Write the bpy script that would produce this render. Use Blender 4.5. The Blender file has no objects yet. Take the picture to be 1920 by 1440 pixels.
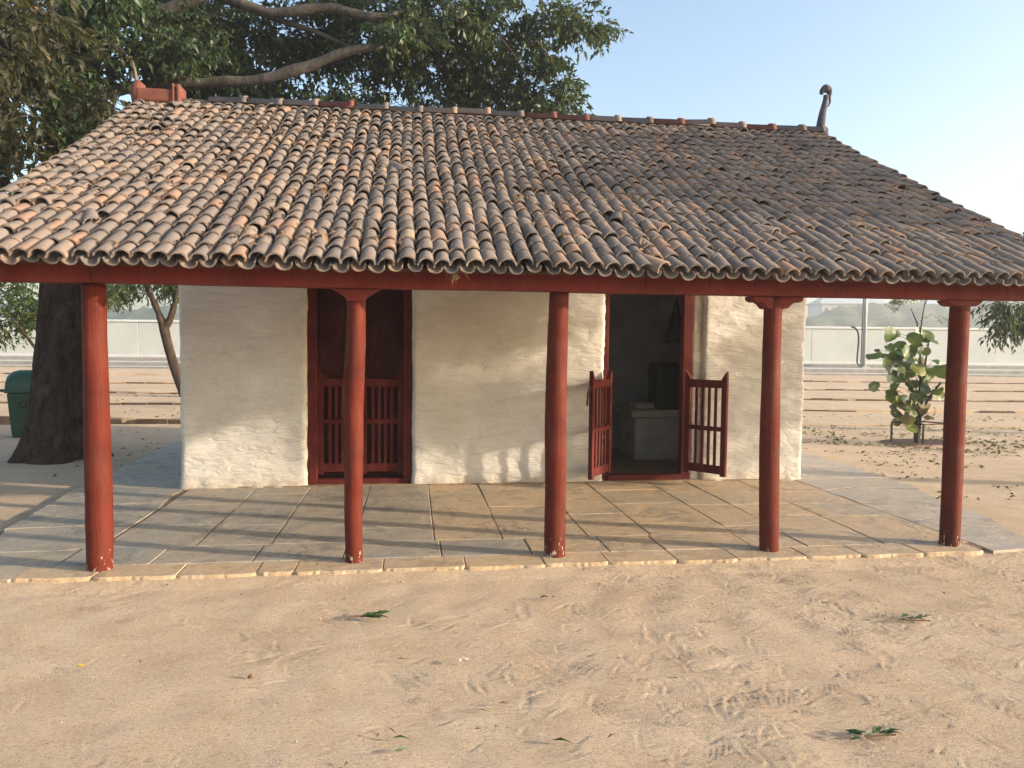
import bpy, bmesh, math, random
import numpy as np
from mathutils import Vector, Matrix, noise, Euler
R = math.radians
random.seed(7); rng = np.random.default_rng(7)
S = bpy.context.scene
COL = S.collection

# ------------------------------------------------------------------ camera
YAW, PIT, ROL = R(7.63), math.atan(75/1400), R(.565)
f0 = Vector((math.sin(YAW), math.cos(YAW), 0)); r0 = Vector((math.cos(YAW), -math.sin(YAW), 0)); zz = Vector((0, 0, 1))
fw = f0*math.cos(PIT) - zz*math.sin(PIT); up = zz*math.cos(PIT) + f0*math.sin(PIT)
rt = r0*math.cos(ROL) + up*math.sin(ROL); up = up*math.cos(ROL) - r0*math.sin(ROL)
cd = bpy.data.cameras.new('camera'); cam = bpy.data.objects.new('camera', cd); COL.objects.link(cam)
m = Matrix((rt, up, -fw)).transposed().to_4x4(); m.translation = (0, 0, 1.67)
cam.matrix_world = m
cd.sensor_width = 36; cd.lens = 36*1400/1920; cd.clip_start = .05; cd.clip_end = 5000
S.camera = cam

# ------------------------------------------------------------------ light
SUN_EL, SUN_AZ = 12.5, 20.0            # azimuth from +X towards -Y
sdir = Vector((math.cos(R(SUN_AZ))*math.cos(R(SUN_EL)), -math.sin(R(SUN_AZ))*math.cos(R(SUN_EL)), math.sin(R(SUN_EL))))
W = bpy.data.worlds.new('World'); S.world = W; W.use_nodes = True
nt = W.node_tree; nt.nodes.clear()
sky = nt.nodes.new('ShaderNodeTexSky'); sky.sky_type = 'NISHITA'; sky.sun_disc = False
sky.sun_elevation = R(SUN_EL); sky.sun_rotation = math.atan2(sdir.x, sdir.y)
sky.air_density = 1.0; sky.dust_density = 3.2; sky.ozone_density = 1.2; sky.altitude = 50
bg = nt.nodes.new('ShaderNodeBackground'); bg.inputs['Strength'].default_value = .134
wo = nt.nodes.new('ShaderNodeOutputWorld')
nt.links.new(sky.outputs[0], bg.inputs[0]); nt.links.new(bg.outputs[0], wo.inputs[0])
sl = bpy.data.lights.new('sun', 'SUN'); sl.energy = 2.9; sl.angle = R(.8); sl.color = (1, .83, .64)
so = bpy.data.objects.new('sun', sl); COL.objects.link(so); so.location = (30, -10, 20)
so.rotation_euler = sdir.to_track_quat('Z', 'Y').to_euler()
vs = S.view_settings; vs.view_transform = 'Standard'; vs.look = 'None'; vs.gamma = 1; vs.use_curve_mapping = False
vs.exposure = 1.68
S.render.engine = 'CYCLES'
S.cycles.volume_bounces = 0; S.cycles.max_bounces = 8; S.cycles.transparent_max_bounces = 8

# ------------------------------------------------------------------ materials
class NT:
    def __init__(s, name):
        s.m = bpy.data.materials.new(name); s.m.use_nodes = True; s.t = s.m.node_tree
        s.b = s.t.nodes['Principled BSDF']; s.out = s.t.nodes['Material Output']
        s.geo = s.n('ShaderNodeNewGeometry'); s.P = s.geo.outputs['Position']
    def n(s, k, **kw):
        o = s.t.nodes.new(k)
        for a, v in kw.items(): setattr(o, a, v)
        return o
    def l(s, a, b): s.t.links.new(a, b)
    def map(s, sc, src=None):
        q = s.n('ShaderNodeMapping'); q.inputs['Scale'].default_value = sc; s.l(src or s.P, q.inputs['Vector']); return q.outputs[0]
    def noise(s, scale, det=5, rough=.6, vec=None, dist=0):
        q = s.n('ShaderNodeTexNoise'); q.inputs['Scale'].default_value = scale; q.inputs['Detail'].default_value = det
        q.inputs['Roughness'].default_value = rough; q.inputs['Distortion'].default_value = dist
        s.l(vec or s.P, q.inputs['Vector']); return q.outputs['Fac']
    def ramp(s, fac, stops):
        q = s.n('ShaderNodeValToRGB'); e = q.color_ramp.elements
        while len(e) < len(stops): e.new(.5)
        for i, (p, c) in enumerate(stops):
            e[i].position = p; e[i].color = (c, c, c, 1) if isinstance(c, (int, float)) else (*c, 1)
        s.l(fac, q.inputs[0]); return q.outputs[0]
    def mix(s, fac, a, b, mode='MIX'):
        q = s.n('ShaderNodeMix', data_type='RGBA', blend_type=mode)
        for v, i in ((fac, 0), (a, 6), (b, 7)):
            if isinstance(v, (int, float)): q.inputs[i].default_value = v if i == 0 else (v, v, v, 1)
            elif isinstance(v, tuple): q.inputs[i].default_value = (*v, 1)
            else: s.l(v, q.inputs[i])
        return q.outputs[2]
    def math(s, op, a, b=0., c=None):
        q = s.n('ShaderNodeMath', operation=op)
        for i, v in enumerate((a, b, c)):
            if v is None: continue
            if isinstance(v, (int, float)): q.inputs[i].default_value = v
            else: s.l(v, q.inputs[i])
        return q.outputs[0]
    def attr(s, name):
        q = s.n('ShaderNodeAttribute', attribute_name=name); return q
    def bump(s, h, st=.5, dist=.01, prev=None):
        q = s.n('ShaderNodeBump'); q.inputs['Strength'].default_value = st; q.inputs['Distance'].default_value = dist
        s.l(h, q.inputs['Height'])
        if prev is not None: s.l(prev, q.inputs['Normal'])
        return q.outputs[0]
    def done(s, col=None, rough=.8, nor=None, spec=.3):
        if col is not None:
            if isinstance(col, tuple): s.b.inputs['Base Color'].default_value = (*col, 1)
            else: s.l(col, s.b.inputs['Base Color'])
        if isinstance(rough, (int, float)): s.b.inputs['Roughness'].default_value = rough
        else: s.l(rough, s.b.inputs['Roughness'])
        s.b.inputs['Specular IOR Level'].default_value = spec
        if nor is not None: s.l(nor, s.b.inputs['Normal'])
        return s.m

def m_simple(name, col, rough=.7, var=.25, sc=6, bump=.3, bd=.004, bs=60, spec=.3):
    t = NT(name); a = t.noise(sc); c = t.mix(t.ramp(a, [(.3, 0.), (.7, 1.)]), tuple(x*(1-var) for x in col), tuple(min(1, x*(1+var)) for x in col))
    return t.done(c, rough, t.bump(t.noise(bs, 4), bump, bd), spec)

def m_sand():
    t = NT('sand_earth')
    big = t.noise(.55, 6, .6); mid = t.noise(4, 6, .65); fine = t.noise(160, 3, .7); grit = t.noise(420, 2, .6)
    c = t.mix(t.ramp(big, [(.35, 0.), (.65, 1.)]), (.55, .425, .30), (.63, .505, .37))
    c = t.mix(t.ramp(mid, [(.4, 0.), (.75, .55)]), c, (.45, .30, .185))
    c = t.mix(t.ramp(fine, [(.56, 0.), (.70, .6)]), c, (.25, .175, .11))
    sc_ = t.noise(1, 5, .75, t.map((48, 110, 60)), 1.5)
    c = t.mix(t.ramp(sc_, [(.38, .8), (.48, 0.)]), c, (.27, .185, .115))  # hollows of the bump relief darkened, crevice shade painted into the colour
    c = t.mix(t.ramp(sc_, [(.56, 0.), (.68, .7)]), c, (.70, .57, .42))  # crests of the same relief painted paler, as if catching light
    c = t.mix(t.ramp(grit, [(.68, 0.), (.74, .5)]), c, (.8, .7, .55))
    # shoe treads pressed in the dust: oriented ridges in random cells
    v = t.n('ShaderNodeTexVoronoi', voronoi_dimensions='2D'); v.inputs['Scale'].default_value = 3.6; v.inputs['Randomness'].default_value = 1
    t.l(t.P, v.inputs['Vector'])
    mp = t.map((3.6, 3.6, 0)); sub = t.n('ShaderNodeVectorMath', operation='SUBTRACT')
    pm = t.n('ShaderNodeVectorMath', operation='SCALE'); t.l(v.outputs['Position'], pm.inputs[0]); pm.inputs['Scale'].default_value = 1
    t.l(t.map((1, 1, 0)), sub.inputs[0]); t.l(t.map((1, 1, 0), pm.outputs[0]), sub.inputs[1])
    rot = t.n('ShaderNodeVectorRotate', rotation_type='Z_AXIS'); t.l(sub.outputs[0], rot.inputs['Vector'])
    sp = t.n('ShaderNodeSeparateColor'); t.l(v.outputs['Color'], sp.inputs[0])
    t.l(t.math('MULTIPLY', sp.outputs[0], 3.1), rot.inputs['Angle'])
    sx = t.n('ShaderNodeSeparateXYZ'); t.l(rot.outputs[0], sx.inputs[0])
    el = t.math('ADD', t.math('POWER', t.math('DIVIDE', sx.outputs[0], .13), 2), t.math('POWER', t.math('DIVIDE', sx.outputs[1], .045), 2))
    mask = t.ramp(el, [(.6, 1.), (1., 0.)])
    on = t.ramp(sp.outputs[1], [(.45, 0.), (.55, 1.)])
    w = t.math('SINE', t.math('MULTIPLY_ADD', sx.outputs[0], 520, t.math('MULTIPLY', t.noise(30, 2), 5)))
    tread = t.math('MULTIPLY', t.math('MULTIPLY', w, mask), t.math('MULTIPLY', on, t.ramp(t.noise(1.1, 3), [(.42, 0.), (.6, 1.)])))
    zone = t.ramp(t.noise(.5, 3), [(.35, .35), (.65, 1.)])
    scr = t.noise(1, 6, .62, t.map((22, 75, 40)), 1.6)
    scr2 = t.noise(60, 5, .72, None, 1.0)
    h = t.math('ADD', t.math('MULTIPLY', scr, 1.0), t.math('MULTIPLY', scr2, .9))
    h = t.math('MULTIPLY', h, zone)
    n1 = t.bump(t.math('ADD', h, t.math('MULTIPLY', sc_, 1.2)), .7, .016); n2 = t.bump(tread, .45, .0035, n1); n3 = t.bump(fine, .35, .005, n2)
    return t.done(c, .95, n3, .1)
M = {}
M['sand'] = m_sand()

def m_wall():
    t = NT('limewashed_mud')
    a = t.noise(1.3, 6, .65); b = t.noise(1, 6, .6, t.map((5, 5, 16)), .6); d = t.noise(70, 4, .7)
    sx = t.n('ShaderNodeSeparateXYZ'); t.l(t.P, sx.inputs[0])
    c = t.mix(t.ramp(a, [(.35, 0.), (.7, 1.)]), (.54, .51, .46), (.67, .65, .61))
    c = t.mix(t.ramp(b, [(.5, 0.), (.8, .5)]), c, (.46, .41, .345))
    low = t.math('SUBTRACT', 1, t.math('MULTIPLY', sx.outputs[2], 1.1))
    spk = t.math('MULTIPLY', t.ramp(t.noise(22, 6, .75), [(.56, 0.), (.66, 1.)]), t.ramp(low, [(.2, 0.), (.95, .9)]))
    spk = t.math('MULTIPLY', spk, t.ramp(t.math('DIVIDE', sx.outputs[0], 6), [(.3, .12), (.55, 1.)]))
    c = t.mix(spk, c, (.20, .19, .16))
    c = t.mix(t.ramp(t.noise(45, 5, .7), [(.68, 0.), (.74, .6)]), c, (.30, .24, .17))
    vo = t.n('ShaderNodeTexVoronoi', feature='DISTANCE_TO_EDGE'); vo.inputs['Scale'].default_value = 2.3
    wv = t.n('ShaderNodeVectorMath', operation='ADD'); wn = t.n('ShaderNodeTexNoise'); wn.inputs['Scale'].default_value = 5; t.l(t.P, wn.inputs['Vector'])
    ws = t.n('ShaderNodeVectorMath', operation='SCALE'); ws.inputs['Scale'].default_value = .35; t.l(wn.outputs['Color'], ws.inputs[0]); t.l(t.P, wv.inputs[0]); t.l(ws.outputs[0], wv.inputs[1]); t.l(wv.outputs[0], vo.inputs['Vector'])
    cr = t.math('MULTIPLY', t.ramp(vo.outputs['Distance'], [(0., 1.), (.012, 0.)]), t.ramp(t.noise(1.7, 3), [(.55, 0.), (.65, .55)]))
    c = t.mix(cr, c, (.22, .18, .13))
    spl = t.math('MULTIPLY', t.ramp(t.math('ADD', sx.outputs[2], t.math('MULTIPLY', t.noise(7, 5, .7), .22)), [(.16, .75), (.36, 0.)]), 1.)
    c = t.mix(spl, c, (.40, .32, .235))
    n1 = t.bump(b, .85, .036); n2 = t.bump(d, .6, .005, n1)
    return t.done(c, .9, n2, .15)
M['wall'] = m_wall()

def m_paint(name, col, wear=.7, low=False):
    t = NT(name)
    a = t.noise(3, 5); b = t.noise(40, 5, .7, t.map((1, 1, .4)))
    c = t.mix(t.ramp(a, [(.3, 0.), (.7, 1.)]), tuple(x*.72 for x in col), tuple(x*1.25 for x in col))
    c = t.mix(t.ramp(t.noise(9, 6, .75, t.map((1, 1, .3))), [(.48, 0.), (.75, .4)]), c, (.15, .06, .04))
    chip = t.ramp(b, [(wear, 0.), (wear+.03, 1.)])
    if low:
        sx = t.n('ShaderNodeSeparateXYZ'); t.l(t.P, sx.inputs[0])
        lw = t.ramp(t.math('MULTIPLY', sx.outputs[2], 1.0), [(.10, .24), (.42, 0.)])
        chip = t.ramp(t.math('ADD', b, lw), [(wear, 0.), (wear+.03, 1.)])
    c = t.mix(chip, c, (.55, .45, .38))
    gr = t.noise(1, 6, .7, t.map((28, 28, 2.2)), .8)
    c = t.mix(t.ramp(gr, [(.60, 0.), (.68, .75)]), c, tuple(x*.35 for x in col))
    n = t.bump(gr, .5, .012)
    return t.done(c, t.ramp(t.noise(7, 5), [(.3, .55), (.7, .85)]), n, .16)
M['col'] = m_paint('red_oxide_post_paint', (.10, .0155, .0085), .79, True)
M['beam'] = m_paint('red_oxide_beam_paint', (.145, .024, .020), .78)
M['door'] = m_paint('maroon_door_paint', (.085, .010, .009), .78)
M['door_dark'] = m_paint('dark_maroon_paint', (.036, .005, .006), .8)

def m_tile():
    t = NT('weathered_clay_tile'); a = t.attr('tint')
    sp = t.n('ShaderNodeSeparateColor'); t.l(a.outputs['Color'], sp.inputs[0])
    k = sp.outputs[0]
    c = t.ramp(k, [(0., (.11, .093, .087)), (.2, (.165, .14, .128)), (.45, (.21, .172, .15)), (.65, (.24, .182, .148)), (.82, (.28, .175, .125)), (1., (.29, .235, .18))])
    li = t.noise(30, 6, .7); li2 = t.noise(5, 4)
    c = t.mix(t.ramp(li, [(.46, 0.), (.70, .5)]), c, (.15, .142, .138))
    c = t.mix(t.ramp(t.noise(75, 4, .7), [(.60, 0.), (.70, .3)]), c, (.34, .32, .295))
    c = t.mix(t.ramp(li2, [(.45, 0.), (.75, .45)]), c, (.10, .095, .095))
    n = t.bump(t.noise(110, 5, .7), .5, .004)
    return t.done(c, .9, n, .12)
M['tile'] = m_tile()

def m_slab(name, c1, c2, dust=.5):
    t = NT(name); oi = t.n('ShaderNodeObjectInfo')
    a = t.noise(1, 6, .65, t.map((2.2, 5, 3)), .8)
    c = t.mix(t.ramp(a, [(.35, 0.), (.7, 1.)]), c1, c2)
    c = t.mix(t.math('MULTIPLY', oi.outputs['Random'], .6), c, (.34, .31, .25))
    c = t.mix(t.ramp(t.noise(1.6, 6, .65), [(.27, 0.), (.52, dust)]), c, (.49, .35, .21))
    st = t.noise(3.2, 7, .72, None, .6)
    c = t.mix(t.ramp(st, [(.50, 0.), (.62, .6)]), c, tuple(x*.72 for x in c1))
    c = t.mix(t.ramp(t.noise(8, 6, .75), [(.55, 0.), (.68, .5)]), c, (.60, .52, .42))
    c = t.mix(t.ramp(t.noise(38, 5, .75), [(.54, 0.), (.66, .6)]), c, (.13, .105, .08))
    vo = t.n('ShaderNodeTexVoronoi', feature='DISTANCE_TO_EDGE'); vo.inputs['Scale'].default_value = 1.5
    wv = t.n('ShaderNodeVectorMath', operation='ADD'); wn = t.n('ShaderNodeTexNoise'); wn.inputs['Scale'].default_value = 3.5; wn.inputs['Detail'].default_value = 5; t.l(t.P, wn.inputs['Vector'])
    ws = t.n('ShaderNodeVectorMath', operation='SCALE'); ws.inputs['Scale'].default_value = .5; t.l(wn.outputs['Color'], ws.inputs[0]); t.l(t.P, wv.inputs[0]); t.l(ws.outputs[0], wv.inputs[1]); t.l(wv.outputs[0], vo.inputs['Vector'])
    cr = t.math('MULTIPLY', t.ramp(vo.outputs['Distance'], [(0., 1.), (.012, 0.)]), t.ramp(t.noise(.9, 2), [(.5, 0.), (.58, .8)]))
    c = t.mix(cr, c, (.10, .075, .055))
    n1 = t.bump(t.math('ADD', a, t.math('MULTIPLY', st, .8)), .6, .018); n2 = t.bump(t.noise(45, 5), .5, .005, n1)
    return t.done(c, t.ramp(a, [(.3, .5), (.7, .75)]), n2, .35)
M['slab'] = m_slab('kota_stone', (.20, .215, .205), (.36, .305, .225), .9)
M['apron'] = m_slab('rough_pale_stone', (.33, .31, .28), (.48, .44, .38), .4)
M['kerb'] = m_slab('sandy_kerb_stone', (.36, .285, .20), (.48, .37, .26), .9)
M['slab_blue'] = m_slab('blue_grey_stone', (.17, .20, .205), (.27, .29, .275), .45)
M['mortar'] = m_simple('sandy_mortar', (.22, .155, .10), .95, .3, 12, .6, .01, 40)
M['edging'] = m_simple('dark_brick_edging', (.11, .075, .05), .95, .35, 5, .6, .01, 40)
M['concrete'] = m_simple('grey_concrete', (.30, .28, .25), .9, .2, 3, .4, .01, 30)
M['parapet'] = m_simple('whitewashed_concrete', (.50, .52, .49), .85, .08, .7, .2, .01, 12)
M['coping'] = m_simple('pale_coping', (.62, .62, .60), .85, .05, 2, .2, .01, 12)
M['bark'] = None
def m_bark(name, c1, c2, st=1.):
    t = NT(name); a = t.noise(1, 7, .7, t.map((9, 9, 3)), 1.2)
    c = t.mix(t.ramp(a, [(.35, 0.), (.65, 1.)]), c1, c2)
    c = t.mix(t.ramp(t.noise(2.2, 5, .7), [(.55, 0.), (.7, .5)]), c, tuple(min(1, x*1.8) for x in c2))
    return t.done(c, .95, t.bump(a, st, .04), .1)
M['bark'] = m_bark('dark_bark', (.022, .015, .011), (.075, .052, .037))
M['limb'] = m_bark('grey_limb_bark', (.04, .036, .034), (.095, .086, .078), .6)

def m_leaf(name, c1, c2, c3, trans=.3, rough=.45):
    t = NT(name); a = t.attr('tint'); sp = t.n('ShaderNodeSeparateColor'); t.l(a.outputs['Color'], sp.inputs[0])
    c = t.ramp(sp.outputs[0], [(0., c1), (.6, c2), (.93, c2), (1., c3)])
    m_ = t.done(c, rough, None, .4)
    tr = t.n('ShaderNodeBsdfTranslucent'); t.l(t.mix(.5, c, (.25, .30, .03)), tr.inputs[0])
    mx = t.n('ShaderNodeMixShader'); mx.inputs[0].default_value = trans
    t.l(t.b.outputs[0], mx.inputs[1]); t.l(tr.outputs[0], mx.inputs[2]); t.l(mx.outputs[0], t.out.inputs[0])
    return m_
M['leaf'] = m_leaf('mango_leaf', (.011, .027, .012), (.034, .066, .024), (.13, .12, .03), .18)
M['leaf_olive'] = m_leaf('dusty_olive_leaf', (.014, .017, .007), (.042, .040, .016), (.22, .12, .04), .22, .6)
M['leaf_fresh'] = m_leaf('fresh_leaf', (.03, .06, .02), (.09, .13, .03), (.22, .24, .05), .35)
M['leaf_far'] = m_simple('far_foliage', (.06, .08, .045), .9, .4, .3, .5, .3, 1)
M['leaf_dry'] = m_leaf('dry_leaf', (.12, .065, .035), (.24, .15, .085), (.34, .26, .15), .15, .8)
M['leaf_round'] = m_leaf('round_leathery_leaf', (.035, .07, .042), (.075, .125, .03), (.18, .20, .025), .35)
M['leaf_sere'] = m_leaf('browning_leaf', (.07, .062, .028), (.12, .10, .045), (.18, .14, .07), .25, .6)
M['green_leaf'] = m_simple('fallen_green_leaf', (.035, .075, .025), .5, .3, 40, .1)
M['litter_brown'] = m_simple('fallen_brown_leaf', (.13, .07, .035), .8, .3, 40, .1)
M['litter_pale'] = m_simple('pale_bloom', (.6, .5, .36), .8, .2, 40, .1)
M['litter_yellow'] = m_simple('yellow_leaf', (.55, .38, .06), .7, .2, 40, .1)
M['bin'] = m_simple('dark_green_plastic', (.010, .048, .024), .42, .15, 3, .05, .002, 60, .5)
M['bin_light'] = m_simple('bright_green_plastic', (.07, .28, .08), .42, .12, 3, .05, .002, 60, .5)
M['bin_rim'] = m_simple('pale_green_plastic', (.34, .46, .34), .5, .1, 3, .05)
M['black'] = m_simple('black_plastic', (.012, .013, .012), .6, .2, 5, .05)
M['iron'] = m_simple('rusty_dark_iron', (.05, .033, .032), .7, .3, 20, .3)
M['steel'] = m_simple('galvanised_steel', (.42, .42, .42), .45, .1, 4, .1)
M['pipe'] = m_simple('dark_pipe', (.05, .045, .05), .5, .2, 10, .1)
M['pink'] = m_simple('pale_pink_paint', (.75, .42, .40), .6, .1, 10, .1)
M['clay'] = m_simple('clay_red', (.15, .052, .036), .75, .3, 9, .4, .004, 80)
M['clay_grey'] = m_simple('clay_grey', (.15, .12, .105), .85, .3, 9, .4, .004, 80)
M['clay_dark'] = m_simple('dark_clay', (.06, .06, .065), .8, .3, 9, .4, .004, 80)
M['wood'] = m_simple('dark_rafter_wood', (.09, .055, .035), .85, .3, 5, .3)
M['room'] = m_simple('blue_grey_limewash', (.30, .33, .40), .9, .2, 3, .3, .01, 30)  # even dark blue-grey colour of the room walls
M['hearth'] = m_simple('mud_hearth', (.42, .40, .38), .9, .2, 4, .3, .01, 30)
M['pit'] = m_simple('damp_dark_soil', (.075, .045, .035), .95, .3, 12, .8, .03, 25)
M['pit_edge'] = m_simple('pinkish_edging', (.30, .19, .17), .9, .2, 12, .4, .01, 40)
M['far_wall'] = m_simple('far_building_plaster', (.55, .52, .48), .9, .06, .1, .1)
M['far_roof'] = m_simple('far_building_roof', (.32, .36, .40), .8, .06, .1, .1)
M['glass'] = m_simple('window_glass_dark', (.10, .12, .14), .2, .1, 1, .05)
M['water'] = m_simple('river_water', (.10, .13, .13), .15, .1, 1, .3, .05, 3)

# ------------------------------------------------------------------ helpers
def link(name, me, mat=None, parent=None, loc=None):
    o = bpy.data.objects.new(name, me); COL.objects.link(o)
    if mat is not None and me is not None:
        for q in (mat if isinstance(mat, (list, tuple)) else [mat]): me.materials.append(q)
    if parent is not None: o.parent = parent
    if loc is not None: o.location = loc
    return o
def tag(o, label=None, cat=None, group=None, kind=None):
    if label: o['label'] = label
    if cat: o['category'] = cat
    if group: o['group'] = group
    if kind: o['kind'] = kind
    return o
def thing(name, loc, label, cat, group=None, rz=0):
    o = bpy.data.objects.new(name, None); COL.objects.link(o); o.location = loc; o.rotation_euler.z = rz
    o.empty_display_size = .2
    return tag(o, label, cat, group)
class MB:
    def __init__(s): s.v = []; s.f = []
    def add(s, v, f):
        b = len(s.v); s.v += [tuple(p) for p in v]; s.f += [tuple(i+b for i in q) for q in f]; return s
    def box(s, a, b, mtx=None):
        x0, y0, z0 = a; x1, y1, z1 = b
        v = [Vector(p) for p in ((x0,y0,z0),(x1,y0,z0),(x1,y1,z0),(x0,y1,z0),(x0,y0,z1),(x1,y0,z1),(x1,y1,z1),(x0,y1,z1))]
        if mtx is not None: v = [mtx @ p for p in v]
        return s.add(v, [(0,3,2,1),(4,5,6,7),(0,1,5,4),(1,2,6,5),(2,3,7,6),(3,0,4,7)])
    def tube(s, pts, rad, n=8, cap=True, nz=0, nf=3):
        pts = [Vector(p) for p in pts]; v = []; f = []; a = None
        for i, p in enumerate(pts):
            d = (pts[min(i+1, len(pts)-1)] - pts[max(i-1, 0)]).normalized()
            if a is None:
                a = d.orthogonal().normalized()
            else:
                a = (a - d*a.dot(d)).normalized()
            b = d.cross(a); r = rad[i] if isinstance(rad, (list, tuple)) else rad
            for k in range(n):
                t = 2*math.pi*k/n; q = a*math.cos(t) + b*math.sin(t)
                rr = r*(1 + (nz*noise.noise((p + q*r)*nf) if nz else 0))
                v.append(p + q*rr)
        for i in range(len(pts)-1):
            for k in range(n):
                f.append((i*n+k, i*n+(k+1) % n, (i+1)*n+(k+1) % n, (i+1)*n+k))
        if cap: f.append(tuple(range(n))[::-1]); f.append(tuple(range((len(pts)-1)*n, len(pts)*n)))
        return s.add(v, f)
    def mesh(s, name, smooth=False, bevel=0, seg=2):
        me = bpy.data.meshes.new(name); me.from_pydata(s.v, [], s.f); me.update()
        if bevel:
            bm = bmesh.new(); bm.from_mesh(me)
            es = [e for e in bm.edges if len(e.link_faces) == 2 and e.calc_face_angle(0) > .5]
            bmesh.ops.bevel(bm, geom=es, offset=bevel, segments=seg, affect='EDGES', profile=.5)
            bm.to_mesh(me); bm.free()
        if smooth: me.polygons.foreach_set('use_smooth', [True]*len(me.polygons))
        return me
def catmull(P, k=6):
    P = [Vector(p) for p in P]; Q = [P[0]*2-P[1]] + P + [P[-1]*2-P[-2]]; out = []
    for i in range(1, len(Q)-2):
        for j in range(k):
            t = j/k; a, b, c, d = Q[i-1:i+3]
            out.append(.5*((2*b) + (c-a)*t + (2*a-5*b+4*c-d)*t*t + (3*b-a-3*c+d)*t**3))
    out.append(P[-1]); return out
def lerpr(r, n):
    return [r[0] + (r[-1]-r[0])*i/(n-1) if len(r) == 2 else float(np.interp(i/(n-1), np.linspace(0, 1, len(r)), r)) for i in range(n)]
def setcol(me, cols):
    ca = me.color_attributes.new('tint', 'FLOAT_COLOR', 'POINT')
    a = np.ones((len(me.vertices), 4), np.float32); a[:, :cols.shape[1]] = cols; ca.data.foreach_set('color', a.ravel())

# big numpy leaf soup
def leaf_mesh(name, P, D, N, L, Wd, tint, fold=.25, droop=.25):
    n = len(P); P = np.asarray(P, float); D = D/np.linalg.norm(D, axis=1, keepdims=True)
    Sd = np.cross(D, N); Sd /= (np.linalg.norm(Sd, axis=1, keepdims=True)+1e-9); U = np.cross(Sd, D)
    L = np.broadcast_to(L, n)[:, None]; Wd = np.broadcast_to(Wd, n)[:, None]
    V = np.empty((n, 6, 3))
    V[:, 0] = P; V[:, 1] = P + D*L*.42 + Sd*Wd*.5 + U*Wd*fold; V[:, 2] = P + D*L*.42 - Sd*Wd*.5 + U*Wd*fold
    V[:, 3] = P + D*L*.5; V[:, 4] = P + D*L*.97 - U*L*droop; V[:, 5] = P + D*L*.75 - U*L*droop*.5
    F = np.array([[0, 1, 3], [0, 3, 2], [1, 5, 3], [3, 5, 2], [1, 4, 5], [5, 4, 2]])
    F = (F[None] + (np.arange(n)*6)[:, None, None]).reshape(-1, 3)
    me = bpy.data.meshes.new(name); me.vertices.add(n*6); me.vertices.foreach_set('co', V.ravel())
    me.loops.add(F.size); me.loops.foreach_set('vertex_index', F.ravel().astype(np.int32))
    me.polygons.add(len(F)); me.polygons.foreach_set('loop_start', np.arange(0, F.size, 3, dtype=np.int32))
    me.polygons.foreach_set('loop_total', np.full(len(F), 3, np.int32)); me.update(calc_edges=True)
    setcol(me, np.repeat(np.asarray(tint)[:, None], 6, 0).reshape(-1, 1) * np.ones((1, 3)))
    return me
def unit(v): return v/(np.linalg.norm(v, axis=-1, keepdims=True)+1e-9)
def foliage(name, clumps, L, dens, lpt=9, tw=.34, droop=.5, shell=.35, wr=.34):
    """clumps: (cx,cy,cz, rx,ry,rz[,density factor]); returns (leaf mesh, list of twigs)"""
    Ps, Ds, Ns, Ls, Ts, twigs = [], [], [], [], [], []
    for c in clumps:
        c0 = np.array(c[:3]); r = np.array(c[3:6]); k = c[6] if len(c) > 6 else 1
        nt_ = int(dens*k*(r[0]*r[1]*r[2])**(2/3)*10)
        # sub-blobs give light and dark masses and gaps
        nb = max(5, int(6*(r.mean()/.7)**1.3)); bc = unit(rng.normal(size=(nb, 3)))*rng.uniform(.25, .85, (nb, 1)); br = rng.uniform(.28, .5, nb)
        bi = rng.integers(0, nb, nt_); o = bc[bi] + unit(rng.normal(size=(nt_, 3)))*(rng.uniform(shell, 1, (nt_, 1))**.6)*br[bi][:, None]
        o = c0 + o*r
        out = unit((o-c0)/r + rng.normal(size=o.shape)*.45); d = unit(out*np.array([1, 1, .4]) + np.array([0, 0, -droop*.6]))
        dm = rng.uniform(.15, .55, nb)[bi]
        for j in range(lpt):
            s = (j+1)/lpt; p = o + d*tw*s*rng.uniform(.85, 1.1, (nt_, 1)) + np.array([0, 0, -1])*(tw*s*s*.35*droop)
            side = unit(rng.normal(size=o.shape)); ld = unit(d*.7 + side*.9 + np.array([0, 0, -droop]))
            Ps.append(p); Ds.append(ld); Ns.append(unit(rng.normal(size=o.shape)*.6 + np.array([0, 0, 1.])))
            Ls.append(L*rng.uniform(.65, 1.15, nt_)); Ts.append(np.clip(dm + rng.normal(size=nt_)*.16 + (rng.random(nt_) > .985)*.8, 0, 1))
        for i in range(nt_): twigs.append((o[i]-d[i]*tw*.5, o[i], o[i]+d[i]*tw + np.array([0, 0, -.35*droop*tw])))
    P = np.concatenate(Ps); Lx = np.concatenate(Ls)
    return leaf_mesh(name, P, np.concatenate(Ds), np.concatenate(Ns), Lx, Lx*wr, np.concatenate(Ts)), twigs
def twig_mesh(tw, r=.004, frac=1.):
    b = MB()
    for t in tw:
        if random.random() < frac: b.tube([t[0], t[1], t[2]], [r*1.6, r, r*.5], 3, False)
    return b.mesh('twigs')

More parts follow.
